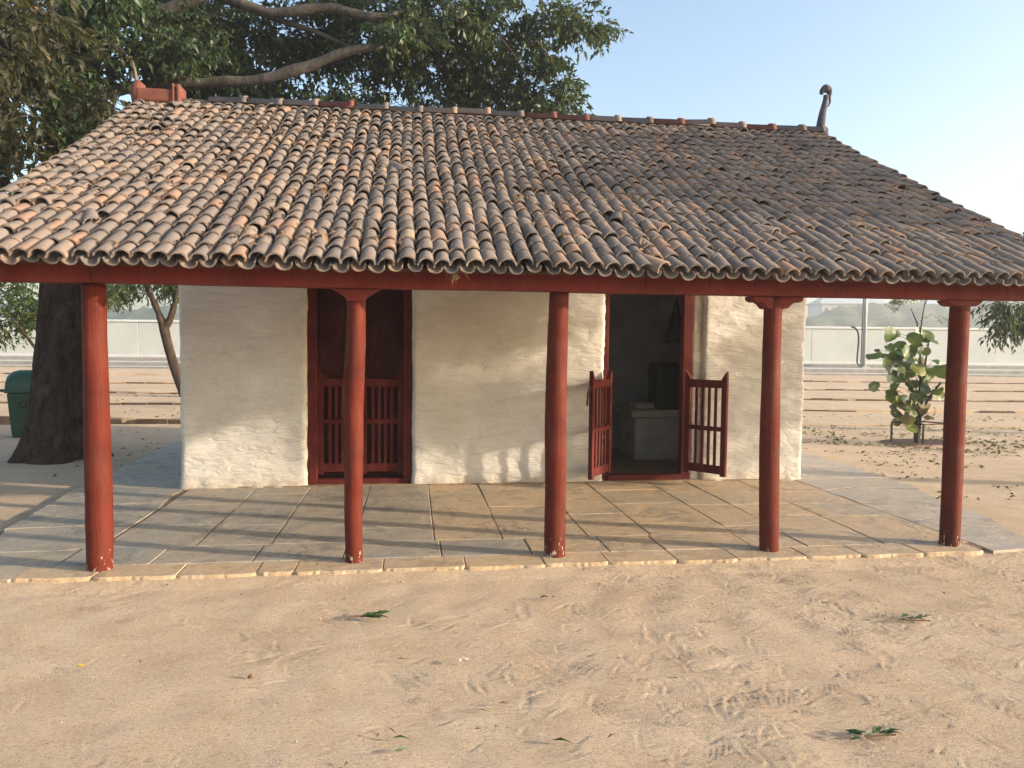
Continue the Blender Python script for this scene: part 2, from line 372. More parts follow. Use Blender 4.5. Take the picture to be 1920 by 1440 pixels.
# ------------------------------------------------------------------ GROUND
GZ = .05
def ground():
    xs = np.concatenate([[-700, -350, -180, -100, -60, -35, -22, -15, -11, -8, -6.5, -5.5, -4.8, -4.3], np.arange(-3.8, 5.6, .013),
                         [5.7, 5.9, 6.2, 6.6, 7.2, 8, 9, 10, 11.5, 13, 15, 18, 22, 30, 45, 70, 110, 180, 350, 700]])
    ys = np.concatenate([[-400, -150, -60, -25, -10, -5, -2.5, -1, -.2, .3, .7], np.arange(1, 5.32, .013), np.arange(5.4, 14.2, .2), [14.8, 15.2]])
    X, Y = np.meshgrid(xs, ys); Z = np.full(X.shape, GZ)
    H = np.zeros(X.shape); ph = rng.uniform(0, 6.28, 60)
    for i in range(60):   # low dust undulations and drag marks
        a = rng.uniform(0, math.pi); k = rng.uniform(1.5, 22); H += np.sin((X*math.cos(a)+Y*math.sin(a))*k + ph[i] + np.sin(Y*k*.37+ph[i-1])*1.6)*.0007/(1+k*.06)
    near = (X > -3.9) & (X < 5.7) & (Y > .9) & (Y < 5.4)
    fx = rng.uniform(-3.6, 5.5, 620); fy = rng.uniform(1.2, 5.25, 620)
    for i in range(620):   # foot prints and scuffs, denser to the right
        if rng.random() > .22 + .85*np.clip((fx[i]+1.2)/4.5, 0, 1)*(.5+.5*noise.noise(Vector((fx[i]*.8, fy[i]*.8, 3)))): continue
        a = rng.normal(2.6, .9); L_, W_ = rng.uniform(.06, .14), rng.uniform(.025, .05); dp = rng.uniform(.0006, .0024)
        jx = (xs > fx[i]-.25) & (xs < fx[i]+.25); jy = (ys > fy[i]-.25) & (ys < fy[i]+.25)
        ix = np.ix_(jy, jx); dx = X[ix]-fx[i]; dy = Y[ix]-fy[i]
        u = (dx*math.cos(a)+dy*math.sin(a))/L_; v = (-dx*math.sin(a)+dy*math.cos(a))/W_; q = np.sqrt(u*u+v*v)
        H[ix] += dp*(-np.exp(-q**4) + .65*np.exp(-((q-1.2)/.22)**2)*(1+.6*np.sin(u*5)))
    for i in range(11000):   # short scratches and tread lines, mostly raked the same way
        x = rng.uniform(-3.6, 5.4); y = rng.uniform(1.15, 5.25)
        k = .10 + .9*np.clip((x+1.0)/3.5, 0, 1)
        if rng.random() > k*(.45+.9*noise.noise(Vector((x*1.1, y*1.1, 8)))+.35): continue
        a = rng.normal(2.7, .45) if rng.random() < .7 else rng.uniform(0, 3.14); L_ = rng.uniform(.015, .075); W_ = rng.uniform(.005, .009); dp = rng.uniform(.0018, .0055)
        rep = rng.integers(3, 7) if rng.random() < .14 else 1
        for q_ in range(rep):
            xx = x - math.sin(a)*.024*q_; yy = y + math.cos(a)*.024*q_
            jx = slice(*np.searchsorted(xs, [xx-.12, xx+.12])); jy = slice(*np.searchsorted(ys, [yy-.12, yy+.12]))
            dx = X[jy, jx]-xx; dy = Y[jy, jx]-yy
            u = (dx*math.cos(a)+dy*math.sin(a))/L_; v = (-dx*math.sin(a)+dy*math.cos(a)+.12*L_*u*u)/W_
            H[jy, jx] += dp*(-np.exp(-u*u-v*v) + .8*np.exp(-u*u-(v-1.9)**2))
    H *= np.clip((X+700)/700, .3, 1)
    Z += H
    kerb = np.clip((Y-5.0)/.2, 0, 1)*near; Z += kerb*(.026+.035*np.vectorize(lambda x: max(0, noise.noise(Vector((x*2.3, 0, 0)))+.2*noise.noise(Vector((x*9, 1, 0)))))(X[0])[None, :])
    # the ground dips under the paving so the slabs sit in it
    pav = (X > -3.4) & (X < 5.0) & (Y > 5.3) & (Y < 14)
    Z[pav] = -.02
    n, mm = X.shape; V = np.stack([X, Y, Z], -1).reshape(-1, 3)
    I = np.arange(n*mm).reshape(n, mm); F = np.stack([I[:-1, :-1], I[:-1, 1:], I[1:, 1:], I[1:, :-1]], -1).reshape(-1, 4)
    me = bpy.data.meshes.new('ground'); me.from_pydata(V.tolist(), [], F.tolist()); me.polygons.foreach_set('use_smooth', [True]*len(F))
    tag(link('ground', me, M['sand']), kind='structure')
ground()

# local frame of the river terraces (they run across the view, 7.6 degrees off the hut)
def T(u, v, z): return Vector((u*math.cos(YAW)+v*math.sin(YAW), -u*math.sin(YAW)+v*math.cos(YAW), z))
def terrace(name, edges, mat):
    b = MB(); us = list(np.arange(-45, 60.1, .5))
    for i, (v0, z0) in enumerate(edges):
        v1 = edges[i+1][0] if i+1 < len(edges) else v0+10; zb = z0-.28 if i else -.1
        rows = []
        for u in us:
            w = noise.noise(Vector((u*.35, v0, 0)))*.22 + noise.noise(Vector((u*1.7, v0, 4)))*.07
            h = noise.noise(Vector((u*.8, v0, 9)))*.018
            rows.append([T(u, v0+w+.02, zb), T(u, v0+w, z0+h-.02), T(u, v0+w+.06, z0+h), T(u, (v0+v1)/2, z0+h*.5+.01), T(u, v1+.6, z0)])
        base = len(b.v); k = 5
        for r_ in rows: b.v += [tuple(p) for p in r_]
        for a in range(len(us)-1):
            for c in range(k-1): b.f.append((base+a*k+c, base+(a+1)*k+c, base+(a+1)*k+c+1, base+a*k+c+1))
    return tag(link(name, b.mesh(name, False), mat), kind='structure')
terrace('earth_terrace', [(15.4, .09), (18.3, .17), (21.0, .25), (24.4, .33), (28.6, .41)], M['sand'])
# stone edging courses along each terrace riser, as they show as thin dark lines
for v0, z0 in [(15.4, .09), (18.3, .17), (21.0, .25), (24.4, .33), (28.6, .41)]:
    b = MB()
    for u in np.arange(-30, 45, .62):
        if noise.noise(Vector((u*.25, v0*3, 0))) > .18: continue
        w = noise.noise(Vector((u*.35, v0, 0)))*.22
        a = T(u, v0+w-.06, z0-.06); q = Matrix.Translation(a) @ Matrix.Rotation(-YAW+random.uniform(-.03, .03), 4, 'Z')
        b.box((0, .03, -.2), (.6, .075, .03+random.uniform(-.03, .012)), q)
    tag(link('terrace_edging', b.mesh('edging', False, .006, 1), M['edging']), kind='structure')
# two concrete steps, then the river parapet
b = MB(); q = Matrix.Rotation(-YAW, 4, 'Z')
b.box((-50, 33.2, -.1), (60, 36.0, .50), q); link('concrete_step', b.mesh('step', False, .02, 1), M['concrete'])['kind'] = 'structure'
b = MB(); b.box((-50, 34.9, .2), (60, 45, .66), q); b.box((-50, 38.2, .2), (60, 45, .78), q)
link('concrete_step', b.mesh('step', False, .02, 1), M['concrete'])['kind'] = 'structure'
b = MB(); b.box((-50, 35.0, .655), (60, 35.25, .685), q); b.box((-50, 33.18, .495), (60, 33.4, .515), q)
link('step_nosing', b.mesh('nosing', False), M['coping'])['kind'] = 'structure'

par = thing('river_parapet', T(0, 40, .78), 'long whitewashed concrete parapet wall beyond the earth terraces', 'wall'); par.rotation_euler.z = -YAW
x = -44.0; i = 0
shared = MB().box((0, 0, -.1), (3.985, .3, 1.86)).mesh('panel', False, .015, 1); shared.materials.append(M['parapet'])
while x < 52:
    o = link('panel', shared, None, par, (x, random.uniform(-.012, .012), 0)); x += 4.0
link('coping', MB().box((-44, -.06, 1.862), (52, .36, 1.99)).mesh('coping', False, .02, 1), M['coping'], par)
link('plinth_strip', MB().box((-44, -.16, -.1), (52, -.014, .12)).mesh('strip', False, .02, 1), M['coping'], par)
pk = MB(); pk.tube([(0, 0, 0), (0, 0, .16)], .085, 10); pk.tube([(0, 0, .16), (0, 0, .22)], [.11, .06], 10)
tag(link('marker_post', pk.mesh('marker', True), M['pink'], None, T(18.9, 40.15, 2.765)), 'tiny pale pink marker standing on top of the parapet behind the sapling', 'marker')

# beyond the parapet: river, wooded bank, buildings
link('river', MB().box((-600, 45.4, -.4), (600, 205, -.3), q).mesh('river'), M['water'])['kind'] = 'structure'
def bank():
    b = MB(); us = np.arange(-330, 340, 1.6)
    for (v, zb, amp, seed) in ((205, 0, 1, 1), (232, 0, 1.45, 5)):
        base = len(b.v); nr = 9
        for u in us:
            h = 8.6*amp + 3.2*amp*noise.noise(Vector((u*.028, seed, 0))) + 1.8*noise.noise(Vector((u*.12, seed, 2))) + 1.9*abs(noise.noise(Vector((u*.3, seed, 6))))
            h += 5.0*math.exp(-((u-128)/22)**2)*(amp-.6) + 3*math.exp(-((u-165)/12)**2)
            for k in range(nr):
                t = k/(nr-1); bul = math.sin(t*math.pi*.55)
                b.v.append(tuple(T(u+1.4*noise.noise(Vector((u*.3, k, seed))), v + 12*(1-math.cos(t*1.5)) + 3*noise.noise(Vector((u*.15, k*.6, seed))), zb-.5 + (h+.5)*bul*(1+.06*noise.noise(Vector((u*.4, k, 7)))))))
        for a in range(len(us)-1):
            for c in range(nr-1): b.f.append((base+a*nr+c, base+(a+1)*nr+c, base+(a+1)*nr+c+1, base+a*nr+c+1))
    return b.mesh('bank', True)
tag(link('far_woodland', bank(), M['leaf_far']), 'wooded far bank of the river fading into haze', 'trees', None, 'stuff')
def far_building(u, v, w, h, label, tiers=3, roof=True, rows=2, grp='hazy buildings across the river'):
    t = thing('far_building', T(u, v, 0), label, 'building', grp); t.rotation_euler.z = -YAW
    b = MB()
    for k in range(tiers):
        e = k*w*.1; b.box((-w/2+e, k*.5, h*k/tiers), (w/2-e, 14, h*(k+1)/tiers-.25))
    link('wall', b.mesh('walls'), M['far_wall'], t)
    for k in range(tiers):
        e = k*w*.1; link('cornice', MB().box((-w/2+e-.8, k*.5-.8, h*(k+1)/tiers-.25), (w/2-e+.8, 14.5, h*(k+1)/tiers+.15)).mesh('cornice'), M['far_roof'], t)
        n = int((w-2*e)/2.4); me = MB().box((-.55, -.12, 0), (.55, .05, h/tiers*.5)).mesh('window'); me.materials.append(M['glass'])
        for j in range(n): link('window', me, None, t, (-w/2+e+1.6+j*2.4, k*.5-.03, h*k/tiers+h/tiers*.25))
    if roof:
        b = MB(); b.v = [(-w*.33, 1, h+.16), (w*.33, 1, h+.16), (w*.33, 13, h+.16), (-w*.33, 13, h+.16), (-w*.22, 7, h+3), (w*.22, 7, h+3)]
        b.f = [(0, 1, 5, 4), (1, 2, 5), (2, 3, 4, 5), (3, 0, 4), (0, 3, 2, 1)]; link('roof', b.mesh('roof'), M['far_roof'], t)
far_building(120, 262, 38, 17, 'pale tiered building across the river, seen between the hut wall and the sapling', 3)
far_building(162, 275, 30, 17.5, 'pale yellowish tiered building across the river beside the rightmost post', 3)
far_building(-118, 262, 34, 12, 'pale low building across the river left of the first post', 2, False)

# ------------------------------------------------------------------ VERANDAH FLOOR
FZ = .10
floor = tag(link('verandah_floor', MB().box((-3.3, 5.3, -.05), (5.0, 12.5, .091)).mesh('base'), M['mortar']), kind='structure')
def slab(name, poly, mat, z=FZ, th=.045, jit=.003, parent=floor):
    bm = bmesh.new(); n = len(poly); dz = [random.uniform(-jit, jit) for _ in range(3)]
    cx = sum(p[0] for p in poly)/n; cy = sum(p[1] for p in poly)/n
    f = lambda x, y: z + dz[0] + (x-cx)*dz[1] + (y-cy)*dz[2]
    top = [bm.verts.new((x-cx, y-cy, f(x, y))) for x, y in poly]; bot = [bm.verts.new((x-cx, y-cy, z-th)) for x, y in poly]
    bm.faces.new(top)
    for i in range(n): bm.faces.new((top[i], bot[i], bot[(i+1) % n], top[(i+1) % n]))
    bmesh.ops.recalc_face_normals(bm, faces=bm.faces)
    es = [e for e in bm.edges if e.verts[0] in top and e.verts[1] in top]
    bmesh.ops.bevel(bm, geom=es, offset=.006, segments=1, affect='EDGES')
    me = bpy.data.meshes.new(name); bm.to_mesh(me); bm.free()
    return link(name, me, mat, parent, (cx, cy, 0))
def wob(poly, k=3, a=.012, seed=0):
    out = []
    n = len(poly)
    for i in range(n):
        p = Vector((*poly[i], 0)); q_ = Vector((*poly[(i+1) % n], 0)); d = (q_-p); nn = Vector((-d.y, d.x, 0)).normalized()
        for j in range(k):
            t = j/k; s = p + d*t
            if j: s = s + nn*random.uniform(-a, a)
            out.append((s.x, s.y))
    return out
G = .003
def quad(x0, x1, y0, y1, g=G): return [(x0+g, y0+g), (x1-g, y0+g), (x1-g, y1-g), (x0+g, y1-g)]
def kerbpoly(a, c):
    y0 = 5.185+random.uniform(-.012, .008); n = max(6, int((c-a)/.025)); out = []
    for i in range(n+1):
        x = a+.002+(c-a-.004)*i/n; e = .02*math.exp(-(x-a)/.02)+.02*math.exp(-(c-x)/.02)
        out.append((x, y0+e+.022*noise.noise(Vector((x*5, 0, 3)))+.014*abs(noise.noise(Vector((x*17, 0, 5))))))
    return out+[(c-.002, 5.457), (a+.002, 5.457)]
# strips of stone run back to the wall, cut by cross joints at different depths
strips = [(-2.33, -1.64, [6.62, 7.45]), (-1.64, -1.08, [6.55, 7.3, 7.9]), (-1.08, -.45, [6.8, 7.4]), (-.45, .18, [6.35, 7.5]), (.18, .73, [6.8, 7.7]), (.73, 1.44, [7.1]),
          (1.44, 1.97, [6.72, 7.58]), (1.97, 2.70, [6.3, 7.12, 7.8]), (2.70, 3.14, [6.15, 7.0, 7.62]), (3.14, 3.78, [5.95, 6.5, 6.98, 7.6]), (3.78, 4.36, [5.92, 6.42, 6.97, 7.55])]
for x0, x1, cuts in strips:
    ys = [5.92] + [c for c in cuts if c > 6.0] + [8.34]
    for a, c in zip(ys[:-1], ys[1:]): slab('slab', wob(quad(x0, x1, a, c), 2, .004), M['slab_blue' if x1 < .2 else 'slab'])
xb = [-2.45, -1.83, -1.13, -.5, .22, .9, 1.5, 1.94, 2.66, 3.10, 3.76, 4.36]
for a, c in zip(xb[:-1], xb[1:]): slab('slab', wob(quad(a, c, 5.46, 5.92), 2, .005), M['slab_blue' if c < 1.4 else 'slab'])
xk = [-2.6, -2.1, -1.57, -1.05, -.80, -.2, .38, .95, 1.42, 1.94, 2.4, 2.95, 3.4, 3.9, 4.42]
for i, (a, c) in enumerate(zip(xk[:-1], xk[1:])): slab('kerb_stone', kerbpoly(a, c), M['kerb'], FZ-.002, .085, .004)
# mortar band, then the rough paving outside the right edge, and the broad apron on the left
slab('mortar_band', wob(quad(4.365, 4.50, 5.46, 8.6, 0), 8, .012), M['kerb'], FZ-.006)
A = [[(4.5, 5.2), (4.98, 5.24), (5.06, 5.5), (5.2, 5.9), (4.5, 6.05)], [(4.5, 6.06), (5.21, 5.92), (5.34, 6.2), (5.40, 6.7), (4.5, 6.95)],
     [(4.5, 6.97), (5.41, 6.73), (5.46, 7.1), (5.62, 7.6), (4.95, 7.75), (4.5, 7.6)], [(4.5, 7.63), (4.94, 7.78), (5.64, 7.62), (5.74, 8.3), (4.62, 8.32), (4.5, 8.3)],
     [(4.62, 8.34), (5.74, 8.33), (5.78, 9.2), (4.62, 9.15)], [(4.62, 9.17), (5.79, 9.22), (5.80, 10.3), (4.62, 10.3)], [(4.62, 10.32), (5.80, 10.32), (5.84, 11.6), (4.62, 11.6)]]
for p in A: slab('slab', wob(p, 4, .014), M['apron'], FZ-.004)
B = [[(-3.0, 5.22), (-2.62, 5.2), (-2.44, 5.44), (-2.46, 5.9), (-3.15, 5.85)], [(-3.16, 5.87), (-2.47, 5.92), (-2.35, 5.94), (-2.35, 6.7), (-3.33, 6.6)],
     [(-3.35, 6.62), (-2.36, 6.72), (-2.38, 7.55), (-3.43, 7.5)], [(-3.44, 7.52), (-2.39, 7.57), (-2.42, 8.3), (-3.54, 8.4)],
     [(-3.55, 8.42), (-2.45, 8.33), (-2.45, 9.4), (-3.58, 9.5)], [(-3.58, 9.52), (-2.45, 9.42), (-2.45, 10.8), (-3.64, 10.9)], [(-3.64, 10.92), (-2.45, 10.82), (-2.45, 12.2), (-3.7, 12.2)]]
for p in B: slab('slab', wob(p, 4, .016), M['slab_blue'], FZ-.003)

# ------------------------------------------------------------------ HUT
hut = thing('mud_hut', (1.1, 8.3, FZ), 'low whitewashed mud hut with a clay tile roof and a verandah on red posts', 'hut')
inv = Matrix.Translation((-1.1, -8.3, -FZ))
def part(name, me, mat, parent=None):
    """mesh given in world coordinates, stored relative to the hut"""
    me.transform(inv); return link(name, me, mat, parent or hut)
def pier(x0, x1, y0, y1, z0, z1, rc=.05, lean=0., seed=0):
    """rounded mud pier, lofted and displaced"""
    loop = []; st = .028
    def seg(a, c):
        n = max(1, int((Vector(c)-Vector(a)).length/st)); return [(a[0]+(c[0]-a[0])*i/n, a[1]+(c[1]-a[1])*i/n) for i in range(n)]
    def arc(cx, cy, a0):
        return [(cx+rc*math.cos(a0+i*math.pi/8), cy+rc*math.sin(a0+i*math.pi/8)) for i in range(4)]
    loop += seg((x0+rc, y0), (x1-rc, y0)) + arc(x1-rc, y0+rc, -math.pi/2) + seg((x1, y0+rc), (x1, y1-rc)) + arc(x1-rc, y1-rc, 0)
    loop += [(x1-rc+(x0+rc-x1+rc)*i/6, y1) for i in range(6)] + arc(x0+rc, y1-rc, math.pi/2) + seg((x0, y1-rc), (x0, y0+rc)) + arc(x0+rc, y0+rc, math.pi)
    n = len(loop); cx = (x0+x1)/2; cy = (y0+y1)/2; nz_ = int((z1-z0)/.028); v = []; f = []
    for k in range(nz_+1):
        z = z0 + (z1-z0)*k/nz_
        for (x, y) in loop:
            p = Vector((x, y, z)); w = noise.noise(Vector((x*1.4, y*1.4, z*2.2+seed)))*.014 + noise.noise(Vector((x*5, y*5, z*13+seed)))*.013 + noise.noise(Vector((x*14, y*14, z*26+seed)))*.005
            foot = .018*math.exp(-(z-z0)/.07)*(1+noise.noise(Vector((x*9, y*9, 1))))
            dx = (x-cx); dy = (y-cy); sx = 1 if abs(dx) > (x1-x0)/2-rc*1.01 else 0; sy = 1 if abs(dy) > (y1-y0)/2-rc*1.01 else 0
            d = Vector((math.copysign(sx, dx), math.copysign(sy, dy), 0)); d = d.normalized() if d.length else d
            q_ = p + d*(w+foot); q_.x += lean*(z-z0)*(1 if dx > 0 else -1)*0; v.append(q_)
    for k in range(nz_):
        for i in range(n): f.append((k*n+i, k*n+(i+1) % n, (k+1)*n+(i+1) % n, (k+1)*n+i))
    f.append(tuple(range(nz_*n, nz_*n+n)))
    return MB().add(v, f).mesh('wall', True)
WY, WT = 8.27, .36
part('wall', pier(-2.44, -1.13, WY, WY+WT, .085, 2.5, seed=1), M['wall'])
part('wall', pier(.0, 2.17, WY, WY+WT, .085, 2.5, seed=4), M['wall'])
part('wall', pier(3.34, 4.60, WY, WY+WT, .085, 2.5, seed=9), M['wall'])
part('jamb_strip', pier(3.225, 3.36, WY+.06, WY+WT-.02, .085, 2.5, .03, seed=12), M['wall'])
part('lintel_wall', MB().box((-2.42, WY+.03, 2.5), (4.58, WY+WT-.02, 3.6)).mesh('w'), M['wall'])
part('wall', MB().box((-2.43, WY+WT-.02, .09), (-2.1, 11.3, 3.3)).mesh('w'), M['wall'])
part('wall', MB().box((4.27, WY+WT-.02, .09), (4.59, 11.3, 3.3)).mesh('w'), M['wall'])
part('wall', MB().box((-2.10, 11.0, .09), (4.27, 11.32, 3.0)).mesh('w'), M['wall'])
# room behind the doors
part('interior_wall', MB().box((-2.10, 10.86, .11), (4.27, 10.995, 3.0)).mesh('w'), M['room'])
part('interior_wall', MB().box((1.42, WY+WT+.005, .11), (1.55, 10.855, 3.2)).mesh('w'), M['room'])
part('interior_wall', MB().box((4.20, WY+WT+.005, .11), (4.268, 10.855, 3.2)).mesh('w'), M['room'])
part('interior_floor', MB().box((-2.09, WY-.02, .085), (4.26, 10.99, .112)).mesh('w'), M['mortar'])
part('ceiling', MB().box((-2.09, WY+WT+.01, 2.62), (4.26, 10.85, 2.70)).mesh('w'), M['wood'])
hb = MB(); hb.box((2.98, 9.7, .112), (4.15, 10.5, .70)); hb.box((2.90, 9.62, .70), (4.18, 10.55, .80)); hb.box((3.02, 9.8, .80), (3.4, 10.2, .88))
tag(link('clay_hearth', hb.mesh('h', True and False, .03, 2), M['hearth']), 'low grey clay bench standing in the dark room behind the open gates', 'bench')
hb = MB(); hb.box((-.28, -.2, 0), (.28, .2, .62)); 
tag(link('storage_chest', hb.mesh('h', False, .03, 2), M['black'], None, (3.55, 9.9, .805)), 'dark chest on top of the clay bench inside the room', 'chest')
# hanging lamp and wall bracket inside
la = thing('hanging_lantern', (3.3, 9.1, 1.7), 'dark triangular lantern hanging inside the open doorway', 'lantern')
b = MB(); b.tube([(0, 0, .62), (0, 0, .55)], .012, 6); b.tube([(-.13, 0, .05), (0, 0, .55)], .012, 5); b.tube([(.13, 0, .05), (0, 0, .55)], .012, 5); b.tube([(0, -.12, .05), (0, 0, .55)], .012, 5)
link('cord', MB().tube([(0, 0, .62), (0, 0, .96)], .004, 5).mesh('c'), M['black'], la); link('bracket', b.mesh('f'), M['black'], la)
link('lamp_body', MB().tube([(0, 0, .05), (0, 0, .12), (0, 0, .3), (0, 0, .4)], [.14, .10, .09, .03], 10).mesh('b', True), M['black'], la)
link('tray', MB().tube([(0, 0, 0), (0, 0, .045)], [.17, .15], 12).mesh('t'), M['black'], la)

# ---- doors
def frame_piece(name, a, c, mat='door', parent=None, bev=.006): return part(name, MB().box(a, c).mesh(name, False, bev, 1), M[mat], parent)
dl = part('door_frame', MB().box((-1.125, WY+.05, .10), (-1.03, WY+.16, 2.5)).box((-.095, WY+.05, .10), (-.005, WY+.16, 2.5)).box((-1.028, WY+.06, .10), (-.097, WY+.155, .165)).mesh('f', False, .006, 1), M['door'])
tag(dl, 'maroon frame of the shut left doorway')
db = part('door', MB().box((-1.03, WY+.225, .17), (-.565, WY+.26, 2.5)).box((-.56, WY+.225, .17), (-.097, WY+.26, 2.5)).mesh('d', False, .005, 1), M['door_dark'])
tag(db, 'dark maroon shut door behind the left half gate')
link('rail', MB().box((-1.03, WY+.20, .8), (-.58, WY+.222, .9)).box((-.55, WY+.20, .8), (-.1, WY+.222, .9)).mesh('r', False, .004, 1), M['door_dark'], db).location = inv.translation
def gate(mtx, w, h, z0, ns, peaks=True, label=None, mid=.46):
    """half-height slatted gate in the xz plane, x from 0 to w"""
    mt = lambda mb, bev=.005: (lambda me: (me.transform(inv @ mtx), me)[1])(mb.mesh('g', False, bev, 1))
    root = link('gate', mt(MB().box((.06, -.014, z0+.02), (w-.06, .014, z0+.115))), M['door'], hut)
    if label: root['label'] = label
    for x in (0, w-.062):
        b = MB(); b.box((x, -.022, z0), (x+.062, .022, z0+h))
        if peaks:
            s = 1 if x else -1; cx = x+.031
            b.add([(x, -.022, z0+h), (x+.062, -.022, z0+h), (x+.062, .022, z0+h), (x, .022, z0+h), (cx+s*.028, -.022, z0+h+.085), (cx+s*.028, .022, z0+h+.085)],
                  [(0, 1, 4), (1, 2, 5, 4), (2, 3, 5), (3, 0, 4, 5)])
        link('stile', mt(b, 0), M['door'], root)
    link('rail', mt(MB().box((.06, -.016, z0+h-.105), (w-.06, .016, z0+h-.015))), M['door'], root)
    link('rail', mt(MB().box((.06, -.018, z0+h*mid), (w-.06, .018, z0+h*mid+.05))), M['door'], root)
    g = (w-.12)/(ns+1)
    for i in range(ns):
        x = .06 + g*(i+1); link('slat', mt(MB().box((x-.0165, -.010, z0+.11), (x+.0165, .010, z0+h-.10)), .003), M['door'], root)
    return root
gate(Matrix.Translation((-1.028, WY+.13, 0)), .465, 1.07, .215, 4, False, 'left leaf of the shut slatted half gate', .52)
gate(Matrix.Translation((-.56, WY+.13, 0)), .465, 1.07, .215, 4, False, 'right leaf of the shut slatted half gate', .52)
# curved corner blocks above the shut gates
b = MB()
for x, s in ((-1.028, 1), (-.097, -1)):
    pts = [(x, 1.285), (x+s*.10, 1.285)] + [(x+s*(.10-.085*math.sin(t)), 1.285+.11*(1-math.cos(t))+.02) for t in np.linspace(0, 1.57, 6)] + [(x, 1.5)]
    n = len(pts); b.add([(p[0], WY+.10, p[1]) for p in pts] + [(p[0], WY+.15, p[1]) for p in pts], [tuple(range(n)), tuple(range(2*n-1, n-1, -1))] + [(i, i+n, (i+1) % n+n, (i+1) % n) for i in range(n)])
part('corner_block', b.mesh('cb'), M['door'])
df = part('door_frame', MB().box((2.165, WY+.04, .10), (2.225, WY+.15, 2.5)).box((3.11, WY+.04, .10), (3.222, WY+.15, 2.5)).box((2.227, WY+.02, .10), (3.108, WY+.16, .175)).mesh('f', False, .006, 1), M['door'])
tag(df, 'maroon frame of the open doorway')
def swing(hx, hy, fx, fy):
    a = math.atan2(fy-hy, fx-hx); return Matrix.Translation((hx, hy, 0)) @ Matrix.Rotation(a, 4, 'Z')
gate(swing(2.235, 8.25, 1.90, 7.80), .56, 1.09, .215, 4, True, 'left slatted half gate swung open towards the verandah')
gate(swing(3.13, 8.25, 3.44, 7.86), .52, 1.09, .215, 4, True, 'right slatted half gate swung open with its gaps against the white wall')
part('latch', MB().tube([(1.885, 7.785, 1.22), (1.86, 7.77, 1.15), (1.85, 7.76, 1.02)], .012, 6).mesh('l', True), M['iron'])

# ---- posts
posts = [(-2.125, [(0, 0, .088), (.4, .002, .090), (1.0, -.004, .086), (1.6, -.012, .082), (1.95, -.012, .080)], 'leftmost red post with white chips near its foot'),
         (-.41, [(0, 0, .064), (.35, -.006, .066), (.8, .0, .070), (1.1, -.004, .076), (1.3, .0, .080), (1.55, .012, .074), (1.8, .016, .068), (1.95, .018, .068)], 'slightly bowed red post in front of the shut doorway'),
         (1.058, [(0, 0, .084), (.5, .0, .083), (1.0, -.008, .086), (1.4, -.006, .083), (1.95, .004, .076)], 'red post in front of the wall with a badly chipped foot'),
         (2.75, [(0, 0, .078), (.5, -.012, .080), (1.0, -.02, .078), (1.5, -.03, .073), (1.8, -.03, .072), (1.95, -.028, .074)], 'red post under the carved scroll bracket'),
         (4.27, [(0, 0, .080), (.5, .006, .080), (1.0, .014, .082), (1.5, .02, .080), (1.95, .022, .078)], 'rightmost red post beside the sapling')]
for x0, prof, lab in posts:
    zs = [p[0] for p in prof]; b = MB(); n = 18; v = []; f = []; nz_ = 40; sd = x0*7
    for k in range(nz_+1):
        z = 1.95*k/nz_; ox = np.interp(z, zs, [p[1] for p in prof]); r_ = .94*np.interp(z, zs, [p[2] for p in prof])
        for i in range(n):
            a = 2*math.pi*i/n
            rr = r_*(1+.05*noise.noise(Vector((math.cos(a)*1.2+sd, math.sin(a)*1.2, z*1.3)))+.025*noise.noise(Vector((math.cos(a)*3+sd, math.sin(a)*3, z*6))))
            if k == 0: rr *= 1.0 + .06*noise.noise(Vector((a*3, sd, 0)))
            v.append((x0+ox+rr*math.cos(a), 5.40+rr*math.sin(a)+.01*math.sin(z*2+sd), FZ+z-.004))
    for k in range(nz_):
        for i in range(n): f.append((k*n+i, k*n+(i+1) % n, (k+1)*n+(i+1) % n, (k+1)*n+i))
    f.append(tuple(range(nz_*n, nz_*n+n)))
    p = part('post', MB().add(v, f).mesh('post', True), M['col']); p['label'] = lab
def bracket(cx, prof, y0=5.33, y1=5.47, mat='beam'):
    pts = [(cx+a, c) for a, c in prof] + [(cx-a, c) for a, c in reversed(prof)]
    n = len(pts); return MB().add([(p[0], y0, p[1]) for p in pts] + [(p[0], y1, p[1]) for p in pts],
        [tuple(range(n)), tuple(range(2*n-1, n-1, -1))] + [(i, i+n, (i+1) % n+n, (i+1) % n) for i in range(n)]).mesh('bracket', False, .004, 1)
part('bracket', bracket(-.395, [(.175, 2.047), (.15, 2.035), (.07, 1.985), (.06, 1.96)]), M['beam'])
br = part('bracket', bracket(2.73, [(.205, 2.047), (.20, 2.02), (.175, 2.005), (.135, 2.005), (.105, 1.985), (.085, 1.96), (.06, 1.955)]), M['beam']); br['label'] = 'carved scroll bracket on top of the post'
part('bracket', bracket(4.28, [(.15, 2.047), (.14, 2.03), (.115, 2.01), (.09, 2.0)]), M['beam'])
